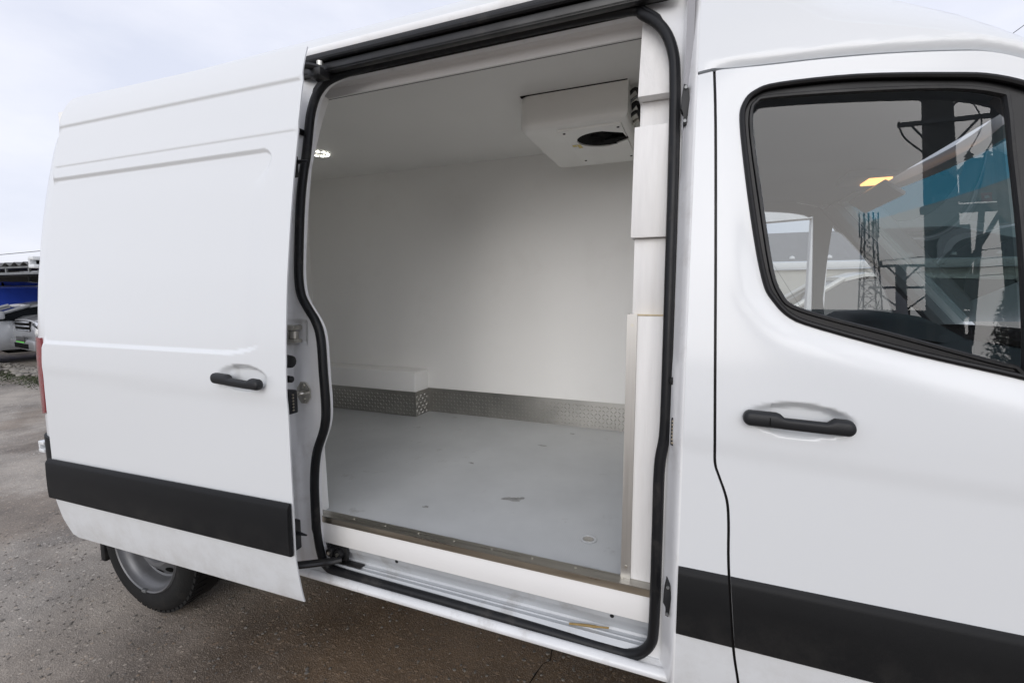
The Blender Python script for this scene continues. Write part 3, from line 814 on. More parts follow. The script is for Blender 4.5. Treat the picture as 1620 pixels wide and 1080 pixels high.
obj('window_seal', b, RUBDARK, fd)
b = tube([(x, float(PR(z)) + 0.009, z) for x, z in GLS], 0.0055, 6, closed=True, up=(0, 1, 0))
obj('glass_channel', b, RUB, fd)
# the pane is one flat sheet, tilted like the door
def pane(name, poly, parent, m, y_of, grow=1.0, t=0.004):
    bb = bmesh.new(); bb.faces.new([bb.verts.new((x, y_of(z), z)) for x, z in poly])
    return obj(name, bb, m, parent, smooth=0)
flat_y = lambda z: 0.035 + (z - 1.42) * 0.129 + 0.006
pane('window_glass', GLS, fd, GLASS, flat_y)
pane('quarter_glass', QGS, fd, GLASS, flat_y)
# door handle
def pull_handle(parent, x0, x1, zc, ysurf, tilt):
    """moulded pull handle: rounded ends, thinner grip in the middle, swept as rounded sections"""
    n = 40; L = x1 - x0; secs = []
    for k in range(n + 1):
        u = 0.5 - 0.5 * math.cos(math.pi * (0.004 + 0.992 * k / n))
        e = min(u, 1 - u)
        end = math.sqrt(max(0.0, 1 - (1 - min(1.0, e / 0.065)) ** 2))
        notch = float(ss(np.array((u - 0.33) / 0.05))) * (1 - float(ss(np.array((u - 0.76) / 0.06))))
        hi = (0.0200 - 0.0105 * notch) * end; lo = 0.0185 * end
        dep = 0.017 * (0.45 + 0.55 * end) * (1 - 0.25 * notch)
        yc = ysurf - 0.016 - 0.004 * notch
        ring = []
        for q in range(16):
            a = 2 * math.pi * q / 16; c, s_ = math.cos(a), math.sin(a)
            zz = (hi if s_ > 0 else lo) * math.copysign(abs(s_) ** 0.7, s_)
            ring.append((x0 + L * u, yc - dep * math.copysign(abs(c) ** 0.7, c), zc + tilt * (u - 0.5) + zz))
        secs.append(ring)
    return obj('handle', loft(secs, True, cap=True), HANDLE, parent, smooth=60)
hd = pull_handle(fd, 0.122, 0.358, 1.2535, float(PR(1.25)) + 0.002, -0.006)
obj('lock_cap_joint', box(0.1799, 0.1811, -0.0325, -0.0265, 1.2455, 1.264), DARK, hd)

# ---- front end of the van (outside the picture, for other viewpoints)
fend = [(0.97, 0.78), (1.095, 1.02), (1.125, 1.25), (1.135, 1.40), (1.30, 1.36), (1.75, 1.24), (2.15, 1.08), (2.22, 0.90), (2.25, 0.45), (1.76, 0.45)] + \
       [(1.33 + 0.42 * math.cos(a), 0.36 + 0.42 * math.sin(a)) for a in np.linspace(0.25, math.pi - 0.35, 14)] + [(0.935, 0.55), (0.94, 0.66)]
nose = lambda x: 0.55 * np.clip((x - 1.35) / 0.9, 0, 1) ** 3
skin('front_wing', fend, lambda x, z: PR(z) + nose(x), PAINT, van, step=0.05)
skin('front_wing', fend, lambda x, z: VW - PR(z) - nose(x), PAINT, van, step=0.06, side=1)
secs = []
for x, z in ((1.20, 1.37), (1.45, 1.33), (1.75, 1.26), (2.0, 1.17), (2.15, 1.09), (2.24, 0.96)):
    yn = float(nose(x)) + 0.02
    secs.append([(x, 1.01 + (1.01 - yn) * math.sin(R(a)), z + 0.06 * math.cos(R(a)) - (0.0 if abs(a) < 88 else 0.03)) for a in np.linspace(-90, 90, 15)])
obj('bonnet', loft(secs), PAINT, van, smooth=60)
obj('front_bumper', box(2.05, 2.32, 0.5, 1.52, 0.40, 0.72, 0.06), PLAST, van)
obj('grille', box(2.20, 2.28, 0.55, 1.47, 0.74, 0.98, 0.02), PLAST, van)
for y0 in (0.36, 1.40): obj('headlight', box(2.02, 2.20, y0, y0 + 0.26, 0.82, 1.02, 0.03), CHROME, van)
# windscreen
WS = [(0.76, 2.055), (1.30, 1.42)]
def ws_point(u, v):   # u across, v down
    x = WS[0][0] + (WS[1][0] - WS[0][0]) * v; z = WS[0][1] + (WS[1][1] - WS[0][1]) * v
    w = 0.80 + 0.03 * v
    return (x + 0.20 * (1 - u * u), 1.01 + w * u, z + 0.03 * (1 - u * u))
obj('windscreen', loft([[ws_point(u, v) for u in np.linspace(-1, 1, 13)] for v in np.linspace(0.16, 1, 6)]), WGLASS, van, smooth=60)
obj('windscreen_tint_band', loft([[ws_point(u, v) for u in np.linspace(-1, 1, 13)] for v in np.linspace(-0.07, 0.16, 3)]), BGLASS, van, smooth=60)
for s in (-1, 1):
    pts = [ws_point(s * 1.03, v) for v in np.linspace(-0.05, 1.08, 8)]
    obj('a_pillar', tube(pts, 0.055, 10, ry=0.04, up=(0, 1, 0)), PAINT if s > 0 else PAINT, van)
    obj('pillar_cover', tube([(x - 0.05, y - s * 0.035, z - 0.035) for x, y, z in pts], 0.045, 8, ry=0.04, up=(0, 1, 0)), GREYFAB, van)
obj('roof_front_lip', tube([ws_point(u, -0.05) for u in np.linspace(-1.02, 1.02, 13)], 0.05, 8), PAINT, van)

# ---- cab inside
obj('headliner', loft([[(x, 0.20, z - 0.05), (x, 0.35, z), (x, 1.67, z), (x, 1.82, z - 0.05)] for x, z in ((-0.03, 2.16), (0.3, 2.15), (0.55, 2.13), (0.80, 2.08))]), GREYFAB, van, smooth=50)
obj('cab_bulkhead', box(-0.05, -0.03, 0.15, 1.87, 0.55, 2.45), GREYFAB, van)
obj('cab_floor', box(-0.03, 1.5, 0.12, 1.90, 0.50, 0.56), DASH, van)
obj('inner_door_panel', prism([(0.10, 0.55), (0.12, 1.45), (0.30, 1.42), (0.66, 1.34), (1.0, 1.27), (1.05, 0.60)], 'Y', 0.10, 0.14, 0.01), DASH, van)
dl = obj('dome_lamp', box(0.60, 0.79, 1.20, 1.40, 2.068, 2.10, 0.012), GREYFAB, van)
obj('lit_lens', box(0.69, 0.775, 1.235, 1.365, 2.060, 2.072, 0.004), DOME, dl)
dsh = obj('dashboard', loft([[(0.80, y, 1.0), (0.80, y, 1.24), (0.86, y, 1.34 + h), (1.0, y, 1.36 + h), (1.35, y, 1.33), (1.45, y, 1.2), (1.4, y, 0.9)] for y, h in ((0.17, 0), (0.4, 0.01), (0.8, 0.015), (1.0, 0.02), (1.85, 0.02))], cap=False), DASH, van, smooth=40)
b = loft([[(0.64, y, 1.30), (0.63, y, 1.40 + h * 0.5), (0.68, y, 1.43 + h), (0.80, y, 1.44 + h), (0.93, y, 1.42 + h), (1.06, y, 1.35 + h * 0.5), (1.16, y, 1.27)] for y, h in ((1.05, -0.05), (1.12, 0.02), (1.30, 0.045), (1.60, 0.045), (1.74, 0.02), (1.80, -0.05))])
obj('instrument_cowl', b, DASH, dsh, smooth=50)
swh = obj('steering_wheel', tube([(0.60 + 0.10 * math.sin(a), 1.45 + 0.19 * math.cos(a), 1.20 + 0.15 * math.sin(a)) for a in np.linspace(0, 2 * math.pi, 33)[:-1]], 0.016, 8, closed=True), DASH, van)
b = box(0.585, 0.63, 1.38, 1.52, 1.14, 1.25, 0.02)
for y_, z_ in ((1.27, 1.2), (1.63, 1.2), (1.45, 1.06)): rod((0.61, 1.45, 1.19), (0.60, y_, z_), 0.018, bm=b)
obj('hub', b, DASH, swh)
obj('steering_column', rod((0.63, 1.45, 1.18), (0.9, 1.45, 1.05), 0.05), DASH, swh)
for y0 in (0.30, 1.20):
    s_ = obj('cab_seat', box(0.02, 0.50, y0, y0 + 0.52, 0.80, 0.95, 0.05, 3), SEATF, van)
    obj('backrest', prism([(-0.02, 0.90), (0.12, 0.90), (0.05, 1.46), (-0.03, 1.46)], 'Y', y0 + 0.02, y0 + 0.50, 0.03), SEATF, s_)
    obj('head_rest', box(-0.035, 0.06, y0 + 0.13, y0 + 0.39, 1.50, 1.70, 0.035, 3), SEATF, s_)
vis = obj('sun_visor', box(0.70, 0.80, 1.15, 1.62, 2.0, 2.02, 0.008), GREYFAB, van)
vis.rotation_euler = (0, R(38), 0)
# far door of the cab, with its glass
FW = smooth_poly([(0.10, 1.50), (0.095, 2.0), (0.12, 2.05), (0.30, 2.06), (0.50, 2.04), (0.60, 2.01), (0.625, 1.96), (0.66, 1.42), (0.64, 1.39), (0.30, 1.46)], 3)
FQ = smooth_poly([(0.715, 1.91), (0.74, 1.925), (0.80, 1.88), (0.93, 1.72), (1.02, 1.55), (1.06, 1.40), (0.98, 1.345), (0.73, 1.375)], 3)
far_f = lambda x, z: VW - PR(z)
fdo = [(0.02, 0.42), (0.93, 0.43), (0.98, 0.82), (1.09, 1.02), (1.12, 1.25), (1.13, 1.42), (1.10, 1.56), (1.03, 1.71), (0.92, 1.84), (0.78, 1.955), (0.639, 2.06), (0.5, 2.10), (0.30, 2.13), (0.0, 2.15)]
ffd = skin('far_front_door', fdo, far_f, PAINT, van, holes=[FW, FQ], step=0.06, side=1, hole_flange=0.02)
skin('door_lining', [(x, z) for x, z in fdo], lambda x, z: VW - PR(z) - 0.035, GREYFAB, ffd, holes=[FW, FQ], step=0.06, flange=0.0)
for w_, nm in ((FW, 'window_glass'), (FQ, 'quarter_glass')):
    bb = bmesh.new(); bb.faces.new([bb.verts.new((x, VW - float(PR(z)) - 0.012, z)) for x, z in w_])
    obj(nm, bb, GLASS, ffd, smooth=0)
skin('far_cab_side_panel', [(0.0, 2.155), (0.30, 2.135), (0.5, 2.105), (0.639, 2.065), (0.78, 1.96)] + [(x, float(shoulder(x)) + 0.004) for x in np.linspace(0.78, -0.05, 14)], far_f, PAINT, van, step=0.05, side=1)

# ---- underside and wheels
obj('underbody', box(-3.10, 1.95, 0.24, 1.78, 0.32, 0.52, 0.03), DARK, van)
def wheel(x, ywall, s, name='wheel'):
    """s=-1: the outer face looks to -Y"""
    w = empty(name, (x, ywall - s * 0.11, WR), parent=van)
    def yy(h): return h if s < 0 else -h
    prof = [(0.235, 0.012), (0.262, 0.0), (0.300, 0.002), (0.322, 0.016), (0.334, 0.030), (0.338, 0.036), (0.3385, 0.043), (0.345, 0.046), (0.345, 0.10), (0.345, 0.174), (0.338, 0.184), (0.30, 0.218), (0.235, 0.21)]
    t_ = obj('tyre', lathe([(r, yy(h)) for r, h in prof], (x, ywall, WR), 'Y', 56, cap=False), TYRE, w, smooth=30)
    # tread blocks on the shoulder
    bb = bmesh.new()
    for k in range(56):
        a = 2 * math.pi * k / 56
        m_ = Matrix.Translation((x, ywall, WR)) @ Matrix.Rotation(a, 4, 'Y')
        q = box(-0.013, 0.013, min(yy(0.028), yy(0.095)), max(yy(0.028), yy(0.095)), 0.334, 0.3475)
        bmesh.ops.transform(q, matrix=m_, verts=q.verts); merge(bb, q)
    obj('tread_blocks', bb, TYRE, t_, smooth=0, kind='stuff')
    rp = [(0.238, 0.010), (0.232, 0.002), (0.226, 0.006), (0.222, 0.020), (0.214, 0.034), (0.206, 0.040), (0.200, 0.060), (0.194, 0.085), (0.186, 0.090), (0.134, 0.052), (0.122, 0.046), (0.106, 0.050), (0.096, 0.066), (0.088, 0.092), (0.076, 0.096), (0.0735, 0.092)]
    r_ = obj('rim', lathe([(r, yy(h)) for r, h in rp], (x, ywall, WR), 'Y', 56, cap=False), RIM, w, smooth=40)
    obj('hub', lathe([(0.080, yy(0.094)), (0.070, yy(0.06)), (0.058, yy(0.018)), (0.02, yy(0.014))], (x, ywall, WR), 'Y', 28), DARK, w)
    for k in range(12):
        a = 2 * math.pi * k / 12
        c = (x + 0.160 * math.cos(a), 0, WR + 0.160 * math.sin(a))
        bb = bmesh.new(); ring = []
        for q in range(16):
            t = 2 * math.pi * q / 16
            rr = 0.160 + 0.017 * math.cos(t) ; tt = 0.025 * math.sin(t)
            px = x + rr * math.cos(a) - tt * math.sin(a); pz = WR + rr * math.sin(a) + tt * math.cos(a)
            rad = math.hypot(px - x, pz - WR)
            hh = np.interp(rad, [r for r, h in rp][::-1], [h for r, h in rp][::-1]) - 0.0015
            ring.append(bb.verts.new((px, ywall + yy(hh), pz)))
        bb.faces.new(ring)
        obj('vent_slot', bb, DARK, r_, smooth=0)
    obj('balance_weight', box(x - 0.03, x + 0.0, ywall + min(yy(-0.002), yy(0.012)), ywall + max(yy(-0.002), yy(0.012)), WR - 0.237, WR - 0.222, 0.002), GALV, r_)
    return w
wheel(WX, 0.035, -1)
wheel(WX, VW - 0.035, 1)
wheel(1.33, 0.035, -1)
wheel(1.33, VW - 0.035, 1)
obj('mud_flap', box(-2.94, -2.90, 0.10, 0.34, 0.13, 0.55, 0.008), RUB, van)
obj('wheel_arch_liner', loft([[(WX + 0.45 * math.cos(a), y, 0.36 + 0.45 * math.sin(a)) for y in (0.06, 0.45)] for a in np.linspace(-0.1, math.pi + 0.1, 20)]), DARK, van)
obj('axle', rod((WX, 0.2, WR), (WX, 1.82, WR), 0.05), DARK, van)

# ================================================================== SLIDING DOOR (open, standing off the side)
DY, SH = -0.12, 0.032
XF = -1.295
def S(t): return ss(np.asarray(t, float))
def door_rec(x, z):
    xc, r = -1.452, 0.048
    zt = 2.072 - np.where(x > xc, r - np.sqrt(np.maximum(r * r - np.clip(x - xc, 0, r) ** 2, 0)), 0)
    zb = 1.352 + np.where(x > -1.60, 0.22 * np.clip(x + 1.60, 0, 0.2) ** 2 * 4, 0)
    wx = 0.014 + 0.10 * S((2.05 - z) / 0.14)
    return S((z - zb) / 0.016 + 0.5) * S((zt - z) / 0.017 + 0.5) * S((-1.404 - x) / wx)
def door_f(x, z):
    y = PR(z) + DY + SH * (x - XF)
    y = y + 0.009 * S((z - 1.1) / 0.5) * (XF - x) / 1.4
    y = y - 0.008 * S((z - 2.303) / 0.014)
    y = y + 0.0045 * S((2.133 - z) / 0.012)
    y = y + 0.0105 * door_rec(x, z)
    y = y + 0.0035 * S((1.205 - 0.03 * (x + 2) - z) / 0.06 + 0.5)
    r = np.hypot((x + 1.502) / 0.128, (z - 1.265) / 0.050)
    y = y + 0.030 * S((1 - r) / 0.42) * np.where(x > -1.545, 1.0, 0.45)
    return y
rc = 0.10
dout = [(XF, 0.438), (XF - 0.002, 0.63), (XF, 0.83), (XF, 2.123), (XF - 0.004, 2.33), (XF - 0.012, 2.432), (-1.40, 2.437), (-2.62, 2.450), (-2.668, 2.446), (-2.690, 2.425), (-2.699, 2.39), (-2.70, 2.309), (-2.70, 2.074), (-2.70, 1.746), (-2.70, 1.355), (-2.70, 1.129), (-2.70, 0.837), (-2.708, 0.64), (-2.69, 0.53), (-2.655, 0.455), (-2.62, 0.441)]
ex = rows(-2.695, -1.30, 2.310, (-.010, -.005, 0, .005, .010)) + rows(-2.695, -1.30, 2.127, (-.007, 0, .007)) + rows(-2.695, -1.46, 2.072, (-.010, -.005, 0, .005, .010), 0.02) + rows(-2.695, -1.58, 1.352, (-.010, -.005, 0, .005, .010), 0.02)
sdoor = skin('sliding_door', dout, door_f, PAINT, van, step=0.032, extra=ex, refine=[(-1.64, -1.37, 1.205, 1.322, 0.0075), (-1.475, -1.395, 1.95, 2.09, 0.007), (-1.66, -1.40, 1.332, 1.43, 0.008)], flange=0.005)
# inner shell of the door
ins = lambda x, z: door_f(x, z)
shell = [(XF - 0.105, 0.50), (XF - 0.105, 2.34), (-2.58, 2.36), (-2.62, 0.52)]
skin('inner_panel', shell, lambda x, z: PR(z) + DY + SH * (x - XF) + 0.082, JAMB, sdoor, step=0.08, side=1, flange=0.042)
strip('trim_strip', -2.706, XF - 0.003, lambda x: 0.636 + 0.003 * (XF - x) / 1.4, lambda x: 0.830 - 0.009 * (XF - x) / 1.4, lambda x, z: float(PR(z)) + DY + SH * (x - XF), sdoor)
pull_handle(sdoor, -1.620, -1.384, 1.2555, float(PR(1.25)) + DY + SH * (-1.5 - XF) + 0.001, -0.012)
# fittings on the leading edge of the door
for (x, z, rx, rz) in ((-1.330, 1.325, 0.012, 0.024), (-1.333, 1.262, 0.010, 0.013)):
    dy = float(PR(z)) + DY + 0.055
    obj('buffer', lathe([(rz, -0.06), (rz, -0.01), (rz * 0.9, 0.012), (rz * 0.5, 0.016)], (x if x > -1.3 else -1.335, dy, z), 'X', 14), RUB, sdoor)
obj('contact_block', box(-1.40, -1.318, -0.085, -0.045, 1.138, 1.222, 0.005), HANDLE, sdoor)
for k in range(6): obj('contact_pin', box(-1.319, -1.314, -0.072, -0.066, 1.15 + k * 0.011, 1.155 + k * 0.011), BRASS, sdoor)
for z in (2.02, 0.68):
    dy = float(PR(z)) + DY + 0.04
    obj('guide_plate', box(-1.40, -1.328, dy - 0.012, dy + (0.03 if z < 1 else 0.012), z - (0.055 if z < 1 else 0.045), z + (0.055 if z < 1 else 0.03), 0.005), HANDLE, sdoor)
    obj('guide_pin', rod((-1.33, dy + 0.012, z + 0.01), (-1.285, dy + 0.012, z + 0.01), 0.008, 0.003), HANDLE, sdoor)

# ================================================================== CARGO INSIDE
IX0, IX1, IY0, IY1, IZ0, IZ1 = -3.06, -0.185, 0.155, 1.79, 0.65, 2.50
fl = obj('cargo_floor', box(IX0 - 0.03, IX1 + 0.04, IY0, IY1 + 0.03, IZ0 - 0.06, IZ0), FLOORM, van, smooth=0)
obj('far_wall', box(IX0 - 0.05, IX1 + 0.05, IY1, IY1 + 0.06, IZ0 - 0.05, IZ1 + 0.04), GRIM, van, smooth=0)
cl = obj('ceiling', box(IX0 - 0.05, IX1 + 0.10, 0.385, IY1 + 0.0, IZ1, IZ1 + 0.05), CEILW, van, smooth=0)
obj('rear_wall', box(IX0 - 0.05, IX0, 0.18, IY1, IZ0 + 0.001, IZ1 - 0.001), GRIM, van, smooth=0)
obj('front_wall', box(IX1, -0.06, 0.30, IY1 - 0.001, IZ0 + 0.001, IZ1 - 0.001), GRIM, van, smooth=0)
# lining of the near side behind the opening
skin('near_wall', [(IX0, IZ0 + 0.001), (-1.43, IZ0 + 0.001), (-1.44, 1.0), (-1.40, 1.2), (-1.43, 1.4), (-1.53, 1.6), (-1.54, 2.1), (-1.50, 2.40), (IX0, 2.46)], lambda x, z: PR(z) + 0.135, GRIM, van, step=0.08, flange=0.06)
# sloping header board with its gap strip
b = loft([[(x, 0.325, 2.448), (x, 0.338, 2.438), (x, 0.352, 2.436), (x, 0.357, 2.430), (x, 0.359, 2.397), (x, 0.366, 2.396)] for x in (IX0, -2.0, -1.0, -0.10)])
hb = obj('header_board', thicken(b, (0, 0.02, 0.012)), BOARD, van, smooth=25)
obj('gap_strip', box(IX0, -0.15, 0.3785, 0.3815, 2.401, 2.4985), mat('gap_shadow', (0.10, 0.095, 0.09), 0.8), hb)
# upper inner frame between seal and header
obj('upper_frame', loft([[(x, 0.285, 2.44), (x, 0.31, 2.425), (x, 0.325, 2.44)] for x in (-1.50, -0.07)]), JAMB, van)
# kick plates of tread plate round the walls
def lozenges(x0, x1, z0, z1, yface, axis='X', pitch=0.0265):
    bb = bmesh.new(); i = 0
    nx = int((x1 - x0) / pitch); nz = int((z1 - z0) / pitch)
    for a in range(nx):
        for c in range(nz):
            u = x0 + pitch * (a + 0.5); w = z0 + pitch * (c + 0.5)
            an = R(45) if (a + c) % 2 else R(-45)
            L, W, H = 0.0125, 0.0040, 0.0030
            ca, sa = math.cos(an), math.sin(an)
            P4 = [(L, 0), (0, W), (-L, 0), (0, -W)]
            def pt(p, h):
                uu, ww = u + p[0] * ca - p[1] * sa, w + p[0] * sa + p[1] * ca
                return (uu, yface - h, ww) if axis == 'X' else (yface + h, uu, ww)
            vs = [bb.verts.new(pt(p, 0)) for p in P4] + [bb.verts.new(pt((p[0] * .55, p[1] * .5), H)) for p in P4]
            bb.faces.new(vs[4:])
            for k in range(4): bb.faces.new((vs[k], vs[(k + 1) % 4], vs[4 + (k + 1) % 4], vs[4 + k]))
    return bb
BX, BY, BZ = -1.917, 1.605, 0.985     # wheel box
k1 = obj('kick_plate', box(BX + 0.002, IX1, IY1 - 0.004, IY1 - 0.001, IZ0 + 0.002, 0.838), STEEL, van, smooth=0)
obj('tread_pattern', lozenges(BX + 0.03, IX1, IZ0 + 0.006, 0.832, IY1 - 0.004), STUD, k1, smooth=0, kind='stuff')
wb = obj('wheel_box', box(IX0 + 0.002, BX, BY, IY1 - 0.0005, IZ0 + 0.001, BZ, 0.012, 3), GRIM, van, smooth=40)
k2 = obj('kick_plate', box(IX0 + 0.003, BX + 0.0035, BY - 0.004, BY - 0.0008, IZ0 + 0.002, 0.838), STEEL, van, smooth=0)
obj('tread_pattern', lozenges(IX0 + 0.02, BX - 0.006, IZ0 + 0.006, 0.832, BY - 0.004), STUD, k2, smooth=0, kind='stuff')
k3 = obj('kick_plate', box(BX + 0.0006, BX + 0.0035, BY - 0.003, IY1 - 0.0045, IZ0 + 0.002, 0.838), STEEL, van, smooth=0)
obj('tread_pattern', lozenges(BY + 0.002, IY1 - 0.01, IZ0 + 0.006, 0.832, BX + 0.0035, 'Y'), STUD, k3, smooth=0, kind='stuff')
# drain in the floor
dr = obj('floor_drain', lathe([(0.030, 0.001), (0.031, 0.004), (0.026, 0.0048), (0.021, 0.0035), (0.020, 0.0012)], (-0.339, 0.354, IZ0), 'Z', 28, cap=False), FLOORM, van)
obj('drain_cover', lathe([(0.020, 0.001), (0.019, 0.0028), (0.002, 0.0030)], (-0.339, 0.354, IZ0), 'Z', 20), ALU, dr)
# thin dried stains lie on the floor as films
random.seed(3)
STAIN = mat('dried_stain', (0.30, 0.305, 0.30), 0.5, var=0.3, vscale=40)
def blob(cx, cy, rx, ry, n=26):
    ph = [random.uniform(0, 6.28) for _ in range(6)]
    bb = bmesh.new(); vs = []
    for k in range(n):
        a = 2 * math.pi * k / n
        q = 1 + 0.25 * math.sin(2 * a + ph[0]) + 0.18 * math.sin(3 * a + ph[1]) + 0.12 * math.sin(5 * a + ph[2]) + 0.08 * math.sin(8 * a + ph[3])
        vs.append(bb.verts.new((cx + rx * q * math.cos(a), cy + ry * q * math.sin(a), IZ0 + 0.0006)))
    bb.faces.new(vs)
    return bb
for cx, cy, rx, ry in ((-0.735, 0.565, 0.032, 0.022), (-0.70, 0.585, 0.018, 0.016), (-1.05, 0.36, 0.016, 0.008), (-1.1, 0.9, 0.016, 0.010), (-0.83, 1.32, 0.022, 0.012), (-0.72, 1.62, 0.02, 0.008)):
    obj('stain', blob(cx, cy, rx, ry), STAIN, fl, smooth=0)
# threshold: board and bronze edge strip with screws
bd = obj('threshold_board', box(-1.47, -0.082, 0.120, 0.150, 0.546, 0.6355, 0.002), BOARD, van)
b = prism([(0.1165, 0.634), (0.1165, 0.6565), (0.1225, 0.6565), (0.1225, 0.634)], 'X', -1.47, -0.084, 0.001)
es = obj('edge_strip', b, BRASS, van, smooth=20)
obj('strip_top', prism([(0.1160, 0.6567), (0.1160, 0.6605), (0.158, 0.6625), (0.158, 0.6585)], 'X', -1.47, -0.084), mat('strip_steel', (0.44, 0.425, 0.39), 0.32, metal=1.0, stretch=(1, 20, 20), var=0.25, vscale=3, rvar=0.1), es, smooth=0)
for k in range(9):
    obj('screw', lathe([(0.0048, 0.0), (0.0045, 0.0026), (0.001, 0.003)], (-1.40 + k * 0.152, 0.142, 0.6610), 'Z', 10), ZINC, es)
obj('strip_joint', box(-1.47, -0.19, 0.1582, 0.166, 0.6502, 0.6575), mat('joint_sealant', (0.16, 0.15, 0.13), 0.7, var=0.3, vscale=40), es, smooth=0)
# end blocks of the bulkhead lining at the front of the opening
blocks = [('lining_block', -0.186, -0.070, 0.150, 2.160, 2.440), ('lining_block', -0.178, -0.075, 0.232, 2.050, 2.158),
          ('lining_block', -0.187, -0.075, 0.150, 1.730, 2.056), ('lining_block', -0.178, -0.075, 0.170, 1.500, 1.728), ('lining_block', -0.160, -0.075, 0.150, 0.628, 1.498)]
ys = []
for nm, x0, x1, y0, z0, z1 in blocks:
    bb = bmesh.new()
    lean = (lambda z: 0.55 * max(0.0, float(PR(z)) - 0.03)) if z0 < 2.1 else (lambda z: float(PR(z)) - 0.030)
    vs = []
    for z in (z0, z1):
        yb = y0 + lean(z)
        vs += [bb.verts.new((x0, yb, z)), bb.verts.new((x1, yb, z)), bb.verts.new((x1, 0.36, z)), bb.verts.new((x0, 0.36, z))]
    for q in ((0, 1, 5, 4), (1, 2, 6, 5), (2, 3, 7, 6), (3, 0, 4, 7), (0, 3, 2, 1), (4, 5, 6, 7)): bb.faces.new([vs[k] for k in q])
    bmesh.ops.bevel(bb, geom=bb.edges[:], offset=0.0018, segments=2, affect='EDGES', profile=0.5)
    obj(nm, bb, TIMB, van)
obj('foam_joint', box(-0.172, -0.082, 0.1495, 0.20, 1.4985, 1.5025), FOAM, van, smooth=0)
tr = obj('corner_trim', prism([(-0.190, 0.1455), (-0.160, 0.1455), (-0.160, 0.1495), (-0.1865, 0.1495), (-0.1865, 0.19), (-0.190, 0.19)], 'Z', 0.634, 1.503), ALU, van, smooth=20)
for z in (0.70, 1.47): obj('screw', lathe([(0.005, -0.0025), (0.005, 0.002)], (-0.174, 0.1455, z), 'Y', 10), ZINC, tr)
# ring lamp on the ceiling
lm = obj('ceiling_lamp', lathe([(0.066, 0.0), (0.067, -0.004), (0.060, -0.006), (0.045, -0.006), (0.042, 0.0)], (-2.365, 1.215, IZ1 - 0.0005), 'Z', 36, cap=False), WHITEM, van)
for k in range(10):
    a0 = 2 * math.pi * k / 10
    bb = bmesh.new(); pr_ = []
    for j in range(5):
        a = a0 + j * 0.105
        for r in (0.047, 0.060): pr_.append((-2.365 + r * math.cos(a), 1.215 + r * math.sin(a)))
    for z in (IZ1 - 0.0095,):
        v_ = [bb.verts.new((x, y, z)) for x, y in pr_]
        for j in range(4): bb.faces.new((v_[2 * j], v_[2 * j + 2], v_[2 * j + 3], v_[2 * j + 1]))
    obj('light_segment', thicken(bb, (0, 0, 0.003)), LED, lm, smooth=0)

# ---- cooling unit under the ceiling
UX0, UX1, UY0, UY1, UZ0 = -0.825, -0.308, 0.880, 1.60, 2.338
bb = box(UX0, UX1, UY0, UY1, UZ0, IZ1 - 0.002)
fr_e = [e for e in bb.edges if all(v.co.x < UX0 + .01 for v in e.verts) and abs(e.verts[0].co.z - e.verts[1].co.z) > .05]
bmesh.ops.bevel(bb, geom=fr_e, offset=0.060, segments=6, affect='EDGES', profile=0.5)
bo_e = [e for e in bb.edges if all(v.co.z < UZ0 + .001 for v in e.verts)]
bmesh.ops.bevel(bb, geom=bo_e, offset=0.032, segments=5, affect='EDGES', profile=0.5)
cu = obj('cooling_unit', bb, UNITW, van, smooth=40)
obj('ceiling_gasket', box(UX0 + 0.012, UX1 - 0.004, UY0 - 0.0015, UY0 + 0.02, IZ1 - 0.0045, IZ1 - 0.0005), DARK, cu, smooth=0)
# the fan panel below, cut out round the fan
FX, FY = -0.46, 1.10
hole = [(FX + 0.105 * math.cos(a), FY + 0.105 * math.sin(a)) for a in np.linspace(0, 2 * math.pi, 33)[:-1]]
hole = [(x, y) for x, y in hole if x < FX + 0.02] 
hole = [(FX + 0.02, FY + 0.115), *[(FX + 0.125 * math.cos(a), FY + 0.115 * math.sin(a)) for a in np.linspace(R(85), R(275), 18)], (FX + 0.02, FY - 0.115), (-0.350, FY - 0.06), (-0.338, FY + 0.045)]
outl = [(-0.640, 0.92), (-0.342, 0.92), (-0.342, 1.50), (-0.640, 1.50)]
def flat_plate(name, outline, holes, z0, z1, m, parent):
    V = []; E = []
    for b_ in [outline] + holes:
        o0 = len(V); V += [Vector(p) for p in b_]; E += [(o0 + i, o0 + (i + 1) % len(b_)) for i in range(len(b_))]
    ov, oe, of, *_ = delaunay_2d_cdt(V, E, [], 0, 1e-6)
    P = np.array([(v[0], v[1]) for v in ov]); bb = bmesh.new()
    vs = [bb.verts.new((p[0], p[1], z0)) for p in P]
    for t in of:
        c = P[list(t)].mean(axis=0)[None]
        if inside(c, outline)[0] and not any(inside(c, h)[0] for h in holes): bb.faces.new([vs[i] for i in t])
    for v in [v for v in bb.verts if not v.link_faces]: bb.verts.remove(v)
    return obj(name, thicken(bb, (0, 0, z1 - z0)), m, parent, smooth=0)
flat_plate('fan_panel', outl, [hole], UZ0 - 0.010, UZ0 - 0.0005, UNITW, cu)
obj('fan_opening', prism([(FX + (x - FX) * 0.995, FY + (y - FY) * 0.995) for x, y in hole], 'Z', UZ0 - 0.004, UZ0 - 0.001), DARK, cu, smooth=0)
b = lathe([(0.030, -0.022), (0.034, -0.010), (0.034, -0.003)], (FX + 0.045, FY, UZ0), 'Z', 18)
for k in range(5):
    a = 2 * math.pi * k / 5
    q = box(0.03, 0.088, -0.018, 0.018, -0.0065, -0.0045)
    bmesh.ops.transform(q, matrix=Matrix.Translation((FX + 0.02, FY, UZ0 - 0.006)) @ Matrix.Rotation(a, 4, 'Z') @ Matrix.Rotation(R(8), 4, 'X'), verts=q.verts)
    merge(b, q)
obj('fan', b, DARK, cu)
